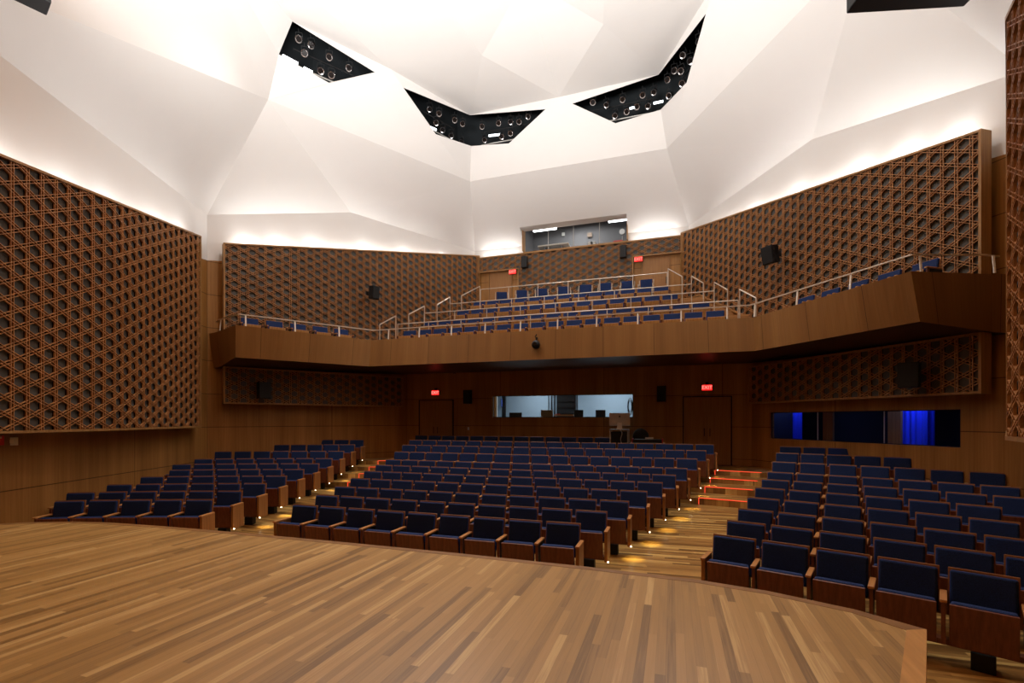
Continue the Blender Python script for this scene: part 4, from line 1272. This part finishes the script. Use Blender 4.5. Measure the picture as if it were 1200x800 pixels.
W = (1, .98, .95)
for sg in (-1, 1):
    # small hot cove spots hidden behind the tops of the lattice panels
    for v in (11.7, 12.5, 13.4, 14.9, 16.2, 17.6):
        z = 7.55 + 1.6 * (v - 11.05) / 7.82 - .1
        p = Vector((sg * (wall_u(v) - .16), v, z))
        o = lamp('SPOT', p, 26, W, .04, spot=math.radians(120), blend=1, name='cove_light'); aim(o, (p.x - sg * .6, v - .2, z + 3))
    for v, z in ((9.7, 7.2), (8.8, 7.0), (7.3, 6.75), (6.3, 6.6), (5.0, 6.45)):
        p = Vector((sg * (shell_u(v) - .15), v, z))
        o = lamp('SPOT', p, 15, W, .04, spot=math.radians(120), blend=1, name='cove_light'); aim(o, (p.x - sg * .6, v, z + 3))
    # added soft strips along the coves, to even out the ceiling light
    a_, b_ = Vector((sg * (wall_u(11.4) - .13), 11.4, 7.6)), Vector((sg * (wall_u(18.2) - .13), 18.2, 9.0))
    o = lamp('AREA', (a_ + b_) / 2, 75, W, .1, name='cove_strip', size_y=(b_ - a_).length)
    d = (b_ - a_).normalized(); nz = Vector((-sg * .75, -.35, 1)); nz = (nz - d * nz.dot(d)).normalized()
    Mx_ = Matrix((d.cross(-nz), d, -nz)).transposed(); o.matrix_world = Matrix.Translation((a_ + b_) / 2) @ Mx_.to_4x4()
    a_, b_ = Vector((sg * (shell_u(4.4) - .12), 4.4, 6.45)), Vector((sg * (shell_u(10) - .12), 10, 7.35))
    o = lamp('AREA', (a_ + b_) / 2, 45, W, .1, name='cove_strip', size_y=(b_ - a_).length)
    d = (b_ - a_).normalized(); nz = Vector((-sg * .75, .2, 1)); nz = (nz - d * nz.dot(d)).normalized()
    Mx_ = Matrix((d.cross(-nz), d, -nz)).transposed(); o.matrix_world = Matrix.Translation((a_ + b_) / 2) @ Mx_.to_4x4()
for u in (-3.1, 3.1):
    o = lamp('AREA', (u, 18.93, 9.1), 14, W, 1.6, name='cove_strip', size_y=.1); aim(o, (u, 17.2, 12.5))
# added fill lights over the stage, without fixtures, facing the ceiling
for x in (-1.4, 1.4):
    lamp('AREA', (x, 2.6, 6.4), 820, W, 2.2, rot=(PI - .5, 0, 0), name='ceiling_fill', spread=math.radians(122))
# added downward fill without fittings, to brighten the seats and the balcony
for p, e in (((-4.6, 9.2, 13.0), 620), ((4.6, 9.2, 13.0), 620), ((0, 9.0, 13.3), 380), ((-1.7, 14.6, 13.1), 560), ((1.7, 14.6, 13.1), 560)):
    o = lamp('SPOT', p, e, W, .2, spot=math.radians(95), blend=.8, name='house_fill'); aim(o, (p[0] * 1.5, p[1] + .5, 0))
# stage lamps in the ceiling slots
for p, tg, e in (((-5.6, 12.4, 12.9), (-2, 2, 0), 800), ((-3.6, 15.4, 12.9), (-1, 3, 0), 800), ((3.6, 15.4, 12.9), (1, 3, 0), 800), ((5.6, 12.4, 12.9), (2, 2, 0), 800)):
    o = lamp('SPOT', p, e, W, .25, spot=math.radians(48), blend=.8, name='stage_lamp'); aim(o, tg)
# control room, booth and side room
lamp('AREA', (-1.2, 17.6, 3.75), 40, (.85, .94, 1), 1.2, rot=(0, 0, 0), name='room_light')
lamp('AREA', (1.6, 17.6, 3.75), 46, (.85, .94, 1), 1.2, rot=(0, 0, 0), name='room_light')
lamp('AREA', (0, 20.0, 10.8), 70, (1, .97, .95), 1.0, rot=(0, 0, 0), name='booth_light')
pm = on_line(1072, 500, PA + nn * .45, PB + nn * .45)
lamp('AREA', (pm.x, pm.y, 3.2), 17, (.15, .25, 1), .5, rot=(0, 0, 0), name='blue_light')
pm = on_line(928, 500, PA + nn * .7, PB + nn * .7)
lamp('AREA', (pm.x, pm.y, 3.2), 9, (.15, .25, 1), .4, rot=(0, 0, 0), name='blue_light')
# aisle lamps at floor level
for x, y, z in aisle_pts:
    o = lamp('SPOT', (x, y, z + .17), 3, (1, .8, .25), .01, spot=math.radians(110), blend=.6, name='aisle_light')
